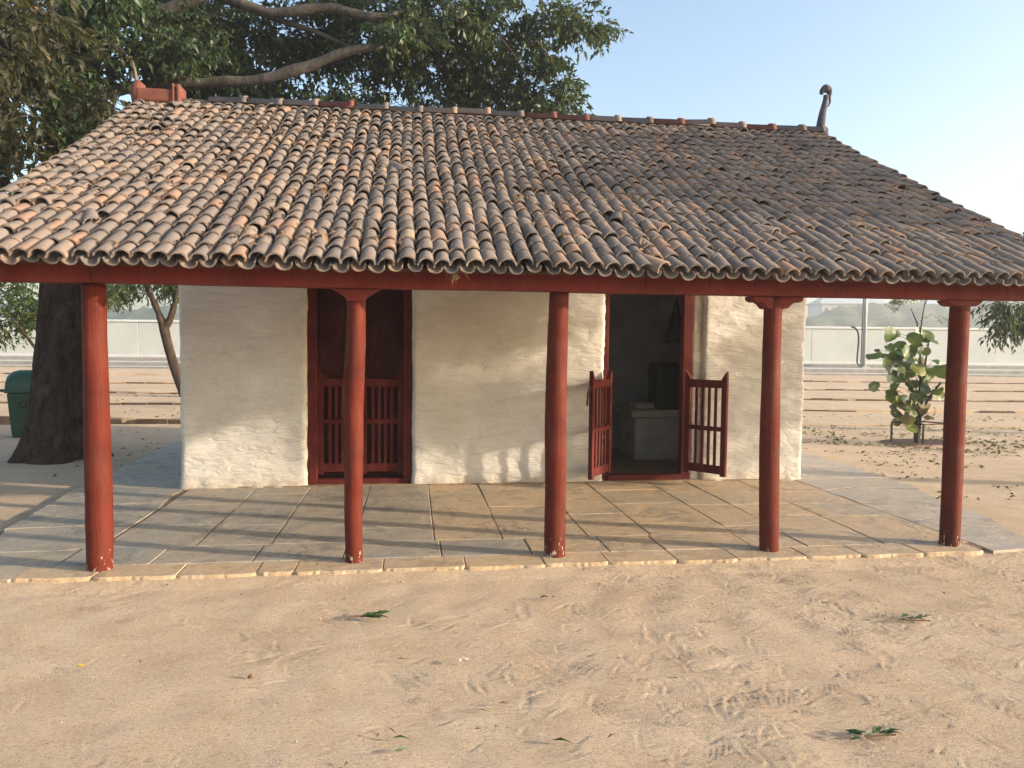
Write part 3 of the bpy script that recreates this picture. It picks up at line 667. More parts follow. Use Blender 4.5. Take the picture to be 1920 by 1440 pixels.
# ---- beams and rafters
RX0, RX1 = -3.05, 5.20
SL = .54; YE, ZE = 5.0, 2.185; YR = 8.97; ZR = ZE+SL*(YR-YE); AN = math.atan(SL)
def roofz(y): return ZE+SL*(y-YE)
b = MB(); nseg = 40
for i in range(nseg): pass
v = []; f = []
for i in range(nseg+1):
    x = RX0+.03+(RX1-RX0-.06)*i/nseg; w = .006*noise.noise(Vector((x*.8, 0, 0))); h = .007*noise.noise(Vector((x*.9, 5, 0)))
    v += [(x, 5.272+w, 2.048+h), (x, 5.272+w, 2.25), (x, 5.42+w, 2.25), (x, 5.42+w, 2.048+h)]
for i in range(nseg):
    for k in range(4): f.append((i*4+k, (i+1)*4+k, (i+1)*4+(k+1) % 4, i*4+(k+1) % 4))
f += [(0, 1, 2, 3), tuple(nseg*4+k for k in (3, 2, 1, 0))]
me = MB().add(v, f).mesh('beam', False, .008, 2)
part('beam', me, M['beam'])
roof = part('roof', MB().add([(RX0+.02, YE+.12, roofz(YE+.12)-.10), (RX1-.02, YE+.12, roofz(YE+.12)-.10), (RX1-.02, YR, ZR-.10), (RX0+.02, YR, ZR-.10),
        (RX0+.02, YE+.12, roofz(YE+.12)-.075), (RX1-.02, YE+.12, roofz(YE+.12)-.075), (RX1-.02, YR, ZR-.075), (RX0+.02, YR, ZR-.075),
        (RX0+.02, 11.6, ZR-.10-SL*(11.6-YR)), (RX1-.02, 11.6, ZR-.10-SL*(11.6-YR)), (RX0+.02, 11.6, ZR-.075-SL*(11.6-YR)), (RX1-.02, 11.6, ZR-.075-SL*(11.6-YR))],
        [(3, 2, 1, 0), (4, 5, 6, 7), (0, 1, 5, 4), (1, 2, 6, 5), (3, 0, 4, 7), (2, 3, 8, 9), (7, 6, 11, 10), (3, 7, 10, 8), (6, 2, 9, 11), (8, 10, 11, 9)]).mesh('deck'), M['wood'])
roof['label'] = 'sloping roof laid with weathered half-round clay tiles'
for x in np.arange(RX0+.2, RX1, .62):
    me = MB().tube([(x, YE+.32, roofz(YE+.32)-.135), (x, YR, ZR-.135)], .032, 6).mesh('rafter', True); me.transform(inv); link('rafter', me, M['wood'], roof)
part('ridge_bed', MB().box((RX0+.1, YR-.045, ZR-.2), (RX1-.12, YR+.045, ZR+.045)).mesh('bed'), M['clay_dark'])  # bed coloured dark to paint in the shade under the ridge tiles
part('ridge_pole', MB().tube([(RX0+.05, YR, ZR-.2), (RX1-.05, YR, ZR-.2)], .06, 8).mesh('rp', True), M['wood'])
for x in (RX0+.12, RX1-.16):
    part('side_beam', MB().tube([(x, 5.35, 2.14), (x, 8.5, 2.2)], .0, 3).mesh('sb'), M['beam']) if False else None

# ---- tiles
def tile_geo(r0_, r1_, L_, th, up_, seg=8, arc=1.0, var=0., rnd=random):
    """half pipe lying along +y from 0 to L; up_=+1 cover, -1 pan"""
    v = []; f = []; n = seg+1; sk = rnd.uniform(-var, var)
    for (y, r_) in ((0, r0_), (L_, r1_)):
        for rr in (r_, r_-th):
            for i in range(n):
                a = math.pi*(.5-arc/2) + math.pi*arc*i/seg
                w = 1+var*.5*math.sin(a*2+sk*9)
                v.append((math.cos(a)*rr*w + sk*.02*y, y+(rnd.uniform(-.004, .004) if rr == r_ and y == 0 else 0), up_*math.sin(a)*rr*w*.92))
    o0, i0, o1, i1 = 0, n, 2*n, 3*n
    for i in range(seg):
        f += [(o0+i, o1+i, o1+i+1, o0+i+1), (i0+i, i0+i+1, i1+i+1, i1+i), (o0+i, o0+i+1, i0+i+1, i0+i)]
    f += [(o0, i0, i1, o1), (o0+seg, o1+seg, i1+seg, i0+seg)]
    if up_ < 0: f = [q_[::-1] for q_ in f]
    return v, f
PX = .1175; NC = int((RX1-RX0)/PX); EX = .192; NR = int(((YR-YE)/math.cos(AN))/EX)+1
def colx(c, s):   # tile courses wander a little
    return RX0+PX*(c+.5) + .035*noise.noise(Vector((c*.21, s*.45, 1))) + .012*noise.noise(Vector((c*.9, s*.7, 2)))
def tilem(c, r, kind, x=None):
    s = r*EX + random.uniform(-.022, .022) + .03*noise.noise(Vector((c*.8, r*.15, 5)))
    x = colx(c, s) if x is None else x
    hz = .022*noise.noise(Vector((x*.7, s*.9, 3))) + random.uniform(-.004, .006)
    y = YE + s*math.cos(AN); z = ZE + s*math.sin(AN) + hz*.7 - .028*math.sin(math.pi*min(1, s/4.4))
    lift = R(3.3)+random.gauss(0, .022); yaw = random.gauss(0, .045); rol = random.gauss(0, .06)
    if kind == 'cover' and random.random() < .035: yaw += random.gauss(0, .22); rol += random.gauss(0, .2); z += .018; lift += random.uniform(-.03, .08)
    if kind == 'pan': z -= .006; lift = R(1.5)
    return Matrix.Translation((x, y, z)) @ Matrix.Rotation(AN - lift, 4, 'X') @ Matrix.Rotation(yaw, 4, 'Z') @ Matrix.Rotation(rol, 4, 'Y')
def tint():
    t = random.random()
    return random.uniform(.02, .2) if t < .09 else random.uniform(.2, .62) if t < .78 else random.uniform(.62, .88) if t < .96 else random.uniform(.88, 1)
NV = 40; cv = []; pv = []
for i in range(NV):
    for kind, lst in (('cover', cv), ('pan', pv)):
        if kind == 'cover': v, f = tile_geo(random.uniform(.057, .064), random.uniform(.046, .051), .25+random.uniform(-.02, .02), .012, 1, 9, 1.02, .10)
        else: v, f = tile_geo(random.uniform(.050, .057), random.uniform(.046, .05), .27, .010, -1, 6, 1.0, .08)
        me = MB().add(v, f).mesh(kind+'_tile', False); me.polygons.foreach_set('use_smooth', [len(p.vertices) == 4 and k_ % 3 < 2 and k_ < len(me.polygons)-2 for k_, p in enumerate(me.polygons)]); setcol(me, np.full((len(v), 3), tint())); me.materials.append(M['tile']); lst.append(me)
vis = [c for c in range(NC) if -2.75 < RX0+PX*(c+.5) < 4.62]
n_parts = 0; stuffV = []; stuffF = []; stuffT = []; stuffS = []; base = 0
def put(kind, mt, aspart):
    global base, n_parts
    i = random.randrange(NV); me = (cv if kind == 'cover' else pv)[i]
    if aspart:
        o = link('roof_tile' if kind == 'cover' else 'pan_tile', me, None, roof); o.matrix_local = inv @ mt; n_parts += 1
    else:
        sx_ = Matrix.Diagonal((random.uniform(.95, 1.06), random.uniform(.95, 1.05), random.uniform(.9, 1.08), 1)); mm = inv @ mt @ sx_
        a = np.array([mm @ v_.co for v_ in me.vertices]); stuffV.append(a); t_ = tint()
        stuffF.extend([tuple(k+base for k in p.vertices) for p in me.polygons]); base += len(a); stuffS.append(np.array([p.use_smooth for p in me.polygons])); stuffT.append(np.full((len(a), 3), t_))
order = []
for r in range(NR):
    for c in range(NC): order.append((r, c))
for r, c in order:
    asp = (c in vis and n_parts_c < 296) if False else (c in vis and r < 5 and not (r == 4 and n_parts >= 360))
    put('cover', tilem(c, r, 'cover'), asp and sum(1 for _ in ()) == 0 and r < 5 and (r < 4 or c % 1 == 0) and r*len(vis)+vis.index(c) < 298 if asp else False)
    mt = tilem(c, r, 'pan', colx(c, r*EX)+PX/2); put('pan', mt, r == 0 and c in vis)
# back slope, simple courses
for r in range(0, 14):
    for c in range(NC):
        s = r*EX; y = YR + .1 + s*math.cos(AN); z = ZR-.055 - s*math.sin(AN)
        put('cover', Matrix.Translation((colx(c, s), y+.2, z-.1)) @ Matrix.Rotation(math.pi, 4, 'Z') @ Matrix.Rotation(AN-R(2.5), 4, 'X'), False)
me = bpy.data.meshes.new('tiles'); me.from_pydata(np.concatenate(stuffV).tolist(), [], stuffF); me.polygons.foreach_set('use_smooth', np.concatenate(stuffS)); setcol(me, np.concatenate(stuffT)); me.materials.append(M['tile'])
tag(link('upper_tiles', me, None, roof), 'upper courses of weathered half-round clay tiles', None, None, 'stuff')
# ---- ridge
rx = RX0+.78; i = 0
rt_m = [M['clay'], M['clay_grey'], M['clay'], M['clay_grey']]
while rx < RX1-.2:
    Lr = min(.405, RX1-.1-rx); g = MB()
    z0 = ZR+.03+.02*noise.noise(Vector((rx*1.1, 0, 0)))
    rads = [(0, .072), (Lr*.86, .078), (Lr*.87, .096), (Lr*1.02, .098)]; seg = 10; v = []
    for (x, r_) in rads:
        for k in range(seg+1): a = math.pi*k/seg; v.append((x, -math.cos(a)*r_, math.sin(a)*r_))
    for (x, r_) in rads:
        for k in range(seg+1): a = math.pi*k/seg; v.append((x, -math.cos(a)*(r_-.013), math.sin(a)*(r_-.013)))
    n = seg+1; f = []
    for j in range(3):
        for k in range(seg): f += [(j*n+k, (j+1)*n+k, (j+1)*n+k+1, j*n+k+1), (4*n+j*n+k, 4*n+j*n+k+1, 4*n+(j+1)*n+k+1, 4*n+(j+1)*n+k)]
    for k in range(seg): f += [(3*n+k, 7*n+k, 7*n+k+1, 3*n+k+1), (k, k+1, 4*n+k+1, 4*n+k)]
    o = link('ridge_tile', g.add(v, f).mesh('ridge', True), random.choice([M['clay'], M['clay_grey'], M['tile'], M['clay_grey']]), roof)
    if o.data.materials[0] == M['tile']: setcol(o.data, np.full((len(o.data.vertices), 3), random.uniform(.5, .9)))
    o.matrix_local = inv @ Matrix.Translation((rx, YR, z0)) @ Matrix.Rotation(random.gauss(0, .02), 4, 'Y') @ Matrix.Rotation(random.gauss(0, .015), 4, 'Z')
    rx += .395
# left hood and spike, right horn with its knob
b = MB(); b.box((RX0+.02, YR-.11, ZR-.02), (RX0+.46, YR+.11, ZR+.13)); hood = part('ridge_end_hood', b.mesh('hood', False, .03, 3), M['clay'])
b = MB(); b.box((RX0+.405, YR-.13, ZR-.03), (RX0+.43, YR+.13, ZR+.185)); b.box((RX0+.455, YR-.13, ZR-.03), (RX0+.49, YR+.13, ZR+.18)); part('hood_collar', b.mesh('c', False, .01, 2), M['clay'])
part('ridge_end_cap', MB().tube([(RX0+.03, YR-.02, ZR-.04), (RX0+.025, YR-.02, ZR+.08), (RX0+.02, YR-.02, ZR+.17), (RX0+.01, YR-.02, ZR+.22)], [.07, .085, .075, .03], 12).mesh('cap', True), M['clay'])
part('spike', MB().tube([(RX0+.01, YR-.02, ZR+.2), (RX0-.01, YR-.02, ZR+.33), (RX0-.035, YR-.02, ZR+.44)], [.022, .015, .006], 7).mesh('sp', True), M['clay_grey'])
hx = RX1-.10
fin = part('finial', MB().tube([(hx-.02, YR, ZR-.12), (hx+.01, YR, ZR-.02), (hx, YR, ZR+.07), (hx-.01, YR, ZR+.12), (hx+.01, YR, ZR+.27), (hx+.045, YR, ZR+.44), (hx+.055, YR, ZR+.50)], [.035, .085, .085, .055, .045, .032, .036], 12).mesh('fin', True), M['clay_dark'])
me = MB().tube(catmull([(hx-.012, YR, ZR+.515), (hx+.0, YR, ZR+.555), (hx+.045, YR, ZR+.585), (hx+.09, YR, ZR+.56), (hx+.1, YR, ZR+.48), (hx+.105, YR, ZR+.42), (hx+.075, YR, ZR+.36)], 4), lerpr([.022, .036, .055, .042, .016, .014, .005], 25), 8).mesh('k', True); me.transform(inv)
link('hooked_knob', me, M['clay_dark'], fin)
# drooping dry nest tuft that hangs out of one pan
n = 36; P_ = np.stack([rng.normal(.28, .025, n), np.full(n, 5.05)+rng.normal(0, .02, n), rng.uniform(2.12, 2.18, n)], 1)
me = leaf_mesh('tuft', P_, unit(rng.normal(size=(n, 3))*.5+np.array([0, -.2, -1])), rng.normal(size=(n, 3)), .07, .008, rng.random(n))
tag(link('nest_tuft', me, M['leaf_dry']), 'dry straw tuft hanging from the eave between two doorways', 'nest')

# dry leaves caught between the tiles
def litter():
    P, D, N, L_, Tn = [], [], [], [], []
    for i in range(7000):
        x = random.uniform(RX0+.1, RX1-.1); s = random.uniform(.15, 4.2)
        d = noise.noise(Vector((x*1.3, s*1.6, 7)))*.7 + noise.noise(Vector((x*4, s*4, 2)))*.5 + .16 - .14*max(0, (x-.2))
        if random.random() > d: continue
        c = round((x-RX0)/PX)*PX + RX0 + .035*noise.noise(Vector((((x-RX0)/PX)*.21, s*.45, 1))) + random.gauss(0, .022)
        y = YE+s*math.cos(AN); z = ZE+s*math.sin(AN)+.012+random.uniform(0, .02)+abs(random.gauss(0, .01))-.02*math.sin(math.pi*s/4.4)
        P.append((c, y, z)); D.append((random.gauss(0, .7), random.gauss(-.5, .8), random.gauss(-.15, .45))); N.append((random.gauss(0, .5), random.gauss(-.45, .4), 1))
        L_.append(random.uniform(.05, .11)); Tn.append(random.random())
    return leaf_mesh('litter', np.array(P), np.array(D, float), np.array(N, float), np.array(L_), np.array(L_)*.34, np.array(Tn), .35, .3)
tag(link('roof_leaf_litter', litter(), M['leaf_dry']), 'curled dry leaves caught between the roof tiles', 'dry leaves', None, 'stuff')

# ------------------------------------------------------------------ TREES
def trunk_mesh(pts, rads, n=28, flare=0, nz=.12, base=None):
    P = catmull(pts, 14); rr = lerpr(rads, len(P)); b = MB(); v = []; f = []
    for i, p in enumerate(P):
        h = p.z-P[0].z
        for k in range(n):
            a = 2*math.pi*k/n; rg = abs(noise.noise(Vector((math.cos(a)*9, math.sin(a)*9, p.z*1.3)))); fl = flare*math.exp(-h/.33)*(.75+.5*math.sin(a*5+1.3)+.25*math.sin(a*3))
            r_ = rr[i]*(1+nz*noise.noise(Vector((math.cos(a)*2.2, math.sin(a)*2.2, p.z*1.1)))+nz*.4*noise.noise(Vector((math.cos(a)*7, math.sin(a)*7, p.z*3)))-(.10*rg if n > 30 else 0))+fl
            v.append((p.x+math.cos(a)*r_, p.y+math.sin(a)*r_, p.z))
    for i in range(len(P)-1):
        for k in range(n): f.append((i*n+k, i*n+(k+1) % n, (i+1)*n+(k+1) % n, (i+1)*n+k))
    return MB().add(v, f).mesh('trunk', True)
def limb(pts, rads, mat, parent, name='branch', n=9):
    P = catmull(pts, 6); return link(name, MB().tube(P, lerpr(rads, len(P)), n, True, .35, 4).mesh(name, True), mat, parent)
big = thing('mango_tree', (0, 0, 0), 'large old tree with a broad dark trunk, its crown spreading over the hut roof', 'tree')
link('trunk', trunk_mesh([(-4.82, 10.9, -.1), (-4.78, 10.95, .5), (-4.72, 11.0, 1.4), (-4.66, 11.1, 2.6), (-4.7, 11.3, 3.9), (-4.85, 11.6, 5.0), (-4.8, 11.8, 6.3), (-4.5, 12, 8.0)], [.45, .40, .37, .37, .33, .30, .26, .2], 90, .30), M['bark'], big)
limb([(-4.85, 11.8, 5.15), (-4.4, 12.2, 5.45), (-3.87, 12.12, 5.54), (-2.99, 12.0, 5.57), (-2.27, 11.91, 5.63), (-1.55, 11.81, 5.84), (-.99, 11.74, 6.04), (-.5, 11.75, 6.15), (-.2, 12.1, 6.2)], [.12, .10, .08, .08, .08, .08, .07, .04, .02], M['limb'], big)
limb([(-4.8, 11.8, 5.6), (-4.5, 12.2, 6.2), (-4.41, 12.19, 6.44), (-3.53, 12.08, 6.68), (-2.97, 12.0, 6.95), (-2.3, 12, 7.4)], [.13, .12, .10, .10, .085, .06], M['limb'], big)
limb([(-4.7, 11.9, 7.0), (-3.68, 12.6, 7.3), (-2.85, 12.49, 7.03), (-2.28, 12.41, 6.83), (-1.78, 12.34, 6.84), (-1.28, 12.28, 6.9), (-.62, 12.19, 6.76), (-.1, 12.3, 6.95), (.3, 12.7, 7.3)], [.16, .13, .09, .085, .085, .08, .07, .04, .02], M['limb'], big)
limb([(-3.32, 12.75, 7.3), (-2.73, 12.68, 7.05), (-2.15, 12.6, 6.81), (-1.56, 12.52, 6.62), (-.9, 12.6, 6.4)], [.06, .055, .05, .04, .02], M['limb'], big)
limb([(-4.8, 11.7, 5.9), (-4.7, 10.9, 5.6), (-4.7, 10.0, 5.3), (-4.9, 9.2, 5.0)], [.10, .08, .06, .03], M['limb'], big)
for a in range(10):
    x = -3.6+a*.62; y0 = 12.6+random.uniform(-.3, .3); limb([(x, y0, 6.7), (x+.35, y0+.3, 6.45), (x+.6, y0+.5, 5.9+random.uniform(-.1, .5))], [.014, .010, .004], M['bark'], big)
clA = [(-.15, 11.9, 6.5, .55, .4, .45, 1.2), (.4, 12.3, 7.0, .8, .5, .5, 1.1), (1.95, 13.4, 6.5, .6, .5, .5, 1.2), (2.55, 13.3, 6.0, .5, .4, .35, 1.3), (3.0, 13.3, 7.45, .5, .4, .35, 1.0), (-4.7, 10.9, 6.7, .9, .6, .9, 1.3), (-4.5, 10.7, 4.6, .5, .5, .7, 1.0), (-3.4, 11.4, 5.9, .7, .4, .5, .9), (-2.2, 13.4, 6.6, 1.6, .6, .6, 1.0), (0.6, 13.6, 6.6, 1.6, .5, .5, .9), (-2.8, 12.6, 5.1, 1.2, .5, .35, 1.2),
       (-4.38, 11.68, 5.57, .86, .9, .94, 1.3), (-3.69, 12.8, 6.55, 1.2, .9, .9, 1.3), (-3.1, 13.53, 6.1, 1.5, .7, .62, 1.4), (-1.57, 13.33, 7.0, 1.4, .9, .7, 1.1), (-1.63, 13.84, 6.05, 1.3, .6, .5, 1.2),
       (-.13, 13.13, 6.95, 1.3, .8, .8, 1.0), (.05, 13.61, 6.1, 1.2, .7, .55, 1.1), (1.36, 13.44, 7.25, 1.25, .8, .68, 1.0), (1.4, 13.42, 6.2, .95, .7, .58, 1.0), (2.66, 13.26, 7.5, .75, .6, .5, .9),
       (2.35, 13.3, 5.85, .66, .5, .42, .9), (-3.6, 13.8, 7.6, 1.8, 1.2, .9, .8), (-.8, 13.4, 8.2, 2.2, 1.3, .9, .5), (1.6, 13.3, 8.4, 1.8, 1.1, .8, .5), (-5.6, 12.6, 6.4, 1.3, 1.2, 1.4, 1.1), (-5.2, 12.8, 4.2, 1.2, .9, .9, 1.1), (-3.3, 13.6, 5.3, 1.0, .6, .45, 1.2)]
me, tw = foliage('crown', clA, .15, 35, 9, .34, .4, .2, .42)
link('crown', me, M['leaf'], big); link('twigs', twig_mesh(tw, .005, .5), M['limb'], big)['kind'] = 'stuff'
clB = [(-4.75, 9.6, 5.3, .85, .9, .8), (-4.7, 10.0, 4.2, .8, .9, .75), (-5.6, 10.2, 4.9, 1.0, 1.0, 1.2), (-4.0, 10.6, 5.0, .45, .5, .6, .7), (-5.6, 9.9, 3.4, .7, .9, .5, .8)]
me, tw = foliage('crown', clB, .18, 24, 8, .36, .5, wr=.38)
o = link('crown', me, M['leaf_olive'], big); o['label'] = 'dusty olive-brown outer foliage on the left'
link('twigs', twig_mesh(tw, .005, .5), M['limb'], big)['kind'] = 'stuff'

def tree(name, label, trunkp, rads, limbs, cl, L_, dens, mat, bark='bark', group=None, tw_=.3, droop=.5, wr=.34):
    t = thing(name, (0, 0, 0), label, 'tree', group)
    link('trunk', trunk_mesh(trunkp, rads, 16, rads[0]*.35), M[bark], t)
    for p, r_ in limbs: limb(p, r_, M[bark], t)
    me, tws = foliage('crown', cl, L_, dens, 8, tw_, droop, wr=wr); link('crown', me, M[mat], t); link('twigs', twig_mesh(tws, .004, .35), M[bark], t)['kind'] = 'stuff'
    return t
tree('small_tree', 'slim leaning tree forking just left of the hut wall', [(-5.95, 20.9, .1), (-6.25, 21.0, .8), (-6.5, 21.05, 1.65), (-6.62, 21.07, 2.2)], [.15, .135, .13, .12],
     [([(-6.6, 21.05, 2.1), (-6.8, 21.1, 2.6), (-7.1, 21.1, 3.3)], [.11, .08, .05]), ([(-6.58, 21.05, 1.95), (-6.35, 21.03, 2.4), (-6.15, 21.0, 3.2)], [.10, .08, .05])],
     [(-7.9, 21.2, 3.0, .9, .8, .55, 1.2), (-6.7, 21.4, 3.35, 1.0, .8, .55, 1.2), (-5.8, 21.2, 3.8, 1.1, .9, .8), (-7.4, 21.2, 4.2, 1.3, 1.0, .9)], .13, 34, 'leaf_fresh')
tree('young_tree', 'young leafy tree at the far left behind the green bin', [(-6.7, 15.3, .02), (-6.72, 15.2, .8), (-6.9, 15.1, 1.35)], [.05, .045, .04],
     [([(-6.9, 15.1, 1.3), (-7.1, 15.07, 1.65), (-7.44, 15.12, 2.1)], [.03, .025, .012])],
     [(-7.9, 16.0, 2.1, .8, .7, .62, 1.2), (-7.0, 15.6, 2.2, .42, .5, .4, .9), (-8.3, 16.2, 3.0, .9, .8, .6), (-7.0, 15.0, 3.2, .9, .7, .45, 1.1)], .13, 34, 'leaf_fresh', droop=.3, wr=.34)
tree('side_tree', 'leafy tree drooping below the eave at the right edge', [(12.6, 12.6, .02), (12.5, 12.5, 1.2), (12.3, 12.5, 2.4), (12.3, 12.5, 4)], [.14, .12, .1, .07],
     [([(12.3, 12.5, 2.6), (11.6, 12.3, 2.9), (10.8, 12.2, 2.6)], [.05, .04, .02]), ([(12.3, 12.5, 3.6), (11.7, 12.3, 3.9), (11.0, 12.2, 4.0)], [.05, .035, .015])],
     [(10.75, 12.2, 2.33, .62, .5, .42, 1.5), (11.7, 12.3, 2.6, .9, .7, .55, 1.2), (12.2, 12.4, 3.8, 1.1, 1.0, .9, 1.0), (11.05, 12.2, 3.75, .35, .35, .3, 1.1), (10.95, 12.15, 4.5, .22, .2, .12, 1.2)], .15, 26, 'leaf', droop=.75, wr=.26)
# trees standing outside the picture on the sun's side; they throw the dappled shade
tree('shade_tree', 'broad tree standing to the right of the hut', [(14.2, 5.6, .02), (14.1, 5.6, 1.4), (13.9, 5.3, 2.8), (13.6, 5, 4.4)], [.2, .17, .14, .08], [],
     [(13.2, 3.1, 5.15, .9, .8, 1.1, 1.6), (13.3, 3.6, 3.85, .8, .5, .5, 1.8), (13.2, 4.7, 5.85, 1.2, 1.6, .8, 1.3), (13.2, 5.4, 3.7, 1.0, 1.0, 1.5, 1.3), (14.0, 6.6, 5.2, 1.4, 1.4, 1.4, .8), (13.3, 4.35, 3.35, .8, .4, .4, 1.6), (13.2, 2.7, 6.0, .9, .7, .5, .8)], .17, 34, 'leaf')

# ------------------------------------------------------------------ SAPLING with guard
sap = thing('sapling', (8.49, 11.56, GZ), 'young plant with large round leathery leaves growing inside a low iron guard', 'plant')
I2 = Matrix.Translation((-8.49, -11.56, -GZ))
def spart(name, me, mat, parent=sap): me.transform(I2); return link(name, me, mat, parent)
U = lambda du, dv, z: Vector((8.49, 11.56, 0)) + Vector((du*math.cos(YAW)+dv*math.sin(YAW), -du*math.sin(YAW)+dv*math.cos(YAW), z))
PXM = 12.6/1400
stems = [[(0, 0, .05), (-.02, 0, .6), (.02, .02, 1.2), (-.04, 0, 1.9)], [(.02, .02, .05), (.06, .03, .7), (.1, .05, 1.3), (.12, 0, 1.75)], [(-.02, 0, .05), (-.06, .02, .45), (-.1, .0, .9), (-.3, -.05, 1.35)], [(0, 0, .5), (.15, 0, .8), (.33, -.05, 1.1)]]
for s_ in stems: spart('stem', MB().tube(catmull([U(*p) for p in s_], 5), lerpr([.03, .012], 16), 7).mesh('stem', True), M['limb'])
spart('stem', MB().tube([U(-.04, 0, 1.9), U(-.09, 0, 2.1), U(-.2, 0, 2.33)], [.014, .012, .006], 5).mesh('stem', True), M['bark'])
spart('stem', MB().tube([U(-.03, 0, 1.9), U(.0, 0, 2.2), U(.05, 0, 2.55), U(.04, 0, 2.8)], [.012, .010, .006, .004], 5).mesh('stem', True), M['bark'])
spart('stem', MB().tube([U(.04, 0, 2.4), U(.12, 0, 2.6), U(.2, 0, 2.72)], [.006, .004, .003], 4).mesh('stem', True), M['bark'])
LV = [(1662,625,30,1),(1664,650,17,1),(1624,665,22,1),(1649,663,19,1),(1643,676,21,1),(1640,654,9,0),(1684,622,16,0),(1686,645,19,1),(1686,660,20,1),(1703,632,23,1),(1718,622,23,1),(1735,626,26,1),(1743,634,24,1),(1722,656,16,0),(1690,670,20,0),(1703,660,18,1),(1712,674,18,1),(1676,674,21,0),(1668,684,24,0),(1690,684,20,0),(1733,677,20,2),(1725,690,18,1),(1757,690,27,2),(1742,700,25,1),(1672,690,14,2),(1688,700,24,0),(1655,707,17,0),(1636,722,19,0),(1680,722,19,2),(1702,717,22,2),(1716,717,21,1),(1722,726,18,0),(1742,718,23,3),(1763,713,25,2),(1745,730,17,1),(1756,738,19,2),(1738,744,15,3),(1688,743,24,0),(1706,740,21,0),(1675,755,18,3),(1663,760,13,3),(1700,757,17,3),(1717,755,19,3),(1730,763,23,3),(1746,767,17,3),(1698,771,13,3),(1715,778,22,0),(1735,778,15,3),(1688,782,19,3),(1697,797,20,2),(1689,791,15,3),(1696,706,17,1),(1710,697,18,1),(1673,735,18,1),(1724,740,18,0),(1727,772,16,1)] + [(random.gauss(1705, 20), random.uniform(640, 785), random.uniform(15, 24), random.choice([0, 0, 1, 1, 2, 3])) for _ in range(20)]
mats_ = [M['leaf_round'], M['leaf_round'], M['leaf_round'], M['leaf_sere']]; tv = [0., .55, 1., .5]
for (px, py, sz, k) in LV:
    du = (px-1720)*PXM*1.0; z = 1.67 - (py-650)*PXM; z = z - .0; L_ = sz*PXM*.66; dv = random.uniform(-.22, .22)
    n = 12; v = [(0, 0, 0)]; cup = random.uniform(-.2, .3)*L_
    for i in range(n):
        a = 2*math.pi*i/n; r_ = L_*(1+.06*math.sin(3*a+px))*(1.0 if i % n else .82)*random.uniform(.93, 1.05); y = math.cos(a)*r_*.82; x = math.sin(a)*r_
        v.append((x, y, cup*((x*x+y*y)/(L_*L_))-.25*abs(y)+.12*L_*math.sin(x/L_*4+px)))
    f = [(0, 1+i, 1+(i+1) % n) for i in range(n)]
    me = MB().add(v, f).mesh('leaf', True); setcol(me, np.full((n+1, 3), min(1, max(0, tv[k]+random.uniform(-.12, .12)))))
    tilt = Euler((random.uniform(.5, 1.75), random.uniform(-.6, .6), random.uniform(-.7, .7)), 'XYZ').to_matrix().to_4x4()
    c = U(du, dv, z); me.transform(Matrix.Translation(c) @ tilt)
    o = spart('leaf', me, mats_[k])
    stem = MB().tube([U(du*.35, dv*.3, z-.12), U(du*.7, dv*.8, z-.03), c], [.006, .004, .003], 4); spart('leaf_stalk', stem.mesh('st'), M['leaf_sere'])
me, tws = foliage('airy', [(*U(-.28, .05, 2.42), .2, .14, .17, 2.4), (*U(.3, .1, 2.22), .16, .1, .08, .5), (*U(-.5, .1, 2.3), .14, .1, .1, .4)], .06, 60, 7, .12, .3, wr=.22)
o = spart('airy_foliage', me, M['leaf_fresh']); o['label'] = 'feathery sprays of fine leaves at the top'
o = spart('twigs', twig_mesh(tws, .0022), M['limb']); o['kind'] = 'stuff'
gd = thing('tree_guard', (8.66, 11.73, GZ), 'low dark iron guard frame standing around the sapling', 'tree guard')
gp = [Vector((8.16, 11.78, 0)), Vector((8.44, 11.36, 0)), Vector((8.98, 11.44, 0)), Vector((8.72, 11.95, 0))]
off = Vector((8.66, 11.73, GZ))
for p in gp: link('leg', MB().tube([p-off+Vector((0, 0, -.05+.05)), p-off+Vector((0, 0, .38+.03))], .018, 6).mesh('leg'), M['iron'], gd)
for i in range(4): link('rail', MB().tube([gp[i]-off+Vector((0, 0, .40)), gp[(i+1) % 4]-off+Vector((0, 0, .40))], .012, 6).mesh('rail'), M['iron'], gd)
b = MB(); n = 30; v = [(8.62, 11.66, .075)]
for i in range(n): a = 2*math.pi*i/n; r_ = 1+.12*noise.noise(Vector((math.cos(a)*2, math.sin(a)*2, 0))); v.append((8.6+.66*r_*math.cos(a), 11.68+.42*r_*math.sin(a), .068))
tag(link('soil_patch', b.add(v, [(0, 1+i, 1+(i+1) % n) for i in range(n)]).mesh('soil'), M['pit']), kind='structure')
b = MB()
for i in range(9): a = math.pi*(1.05+.9*i/9); c0 = Vector((8.6+.72*math.cos(a), 11.68+.46*math.sin(a), .05)); a2 = math.pi*(1.05+.9*(i+.93)/9); c1 = Vector((8.6+.72*math.cos(a2), 11.68+.46*math.sin(a2), .05)); b.tube([c0, c1], .028, 5)
tag(link('pit_edging', b.mesh('e'), M['pit_edge']), 'low pinkish edging along the front of the sapling bed', 'edging')

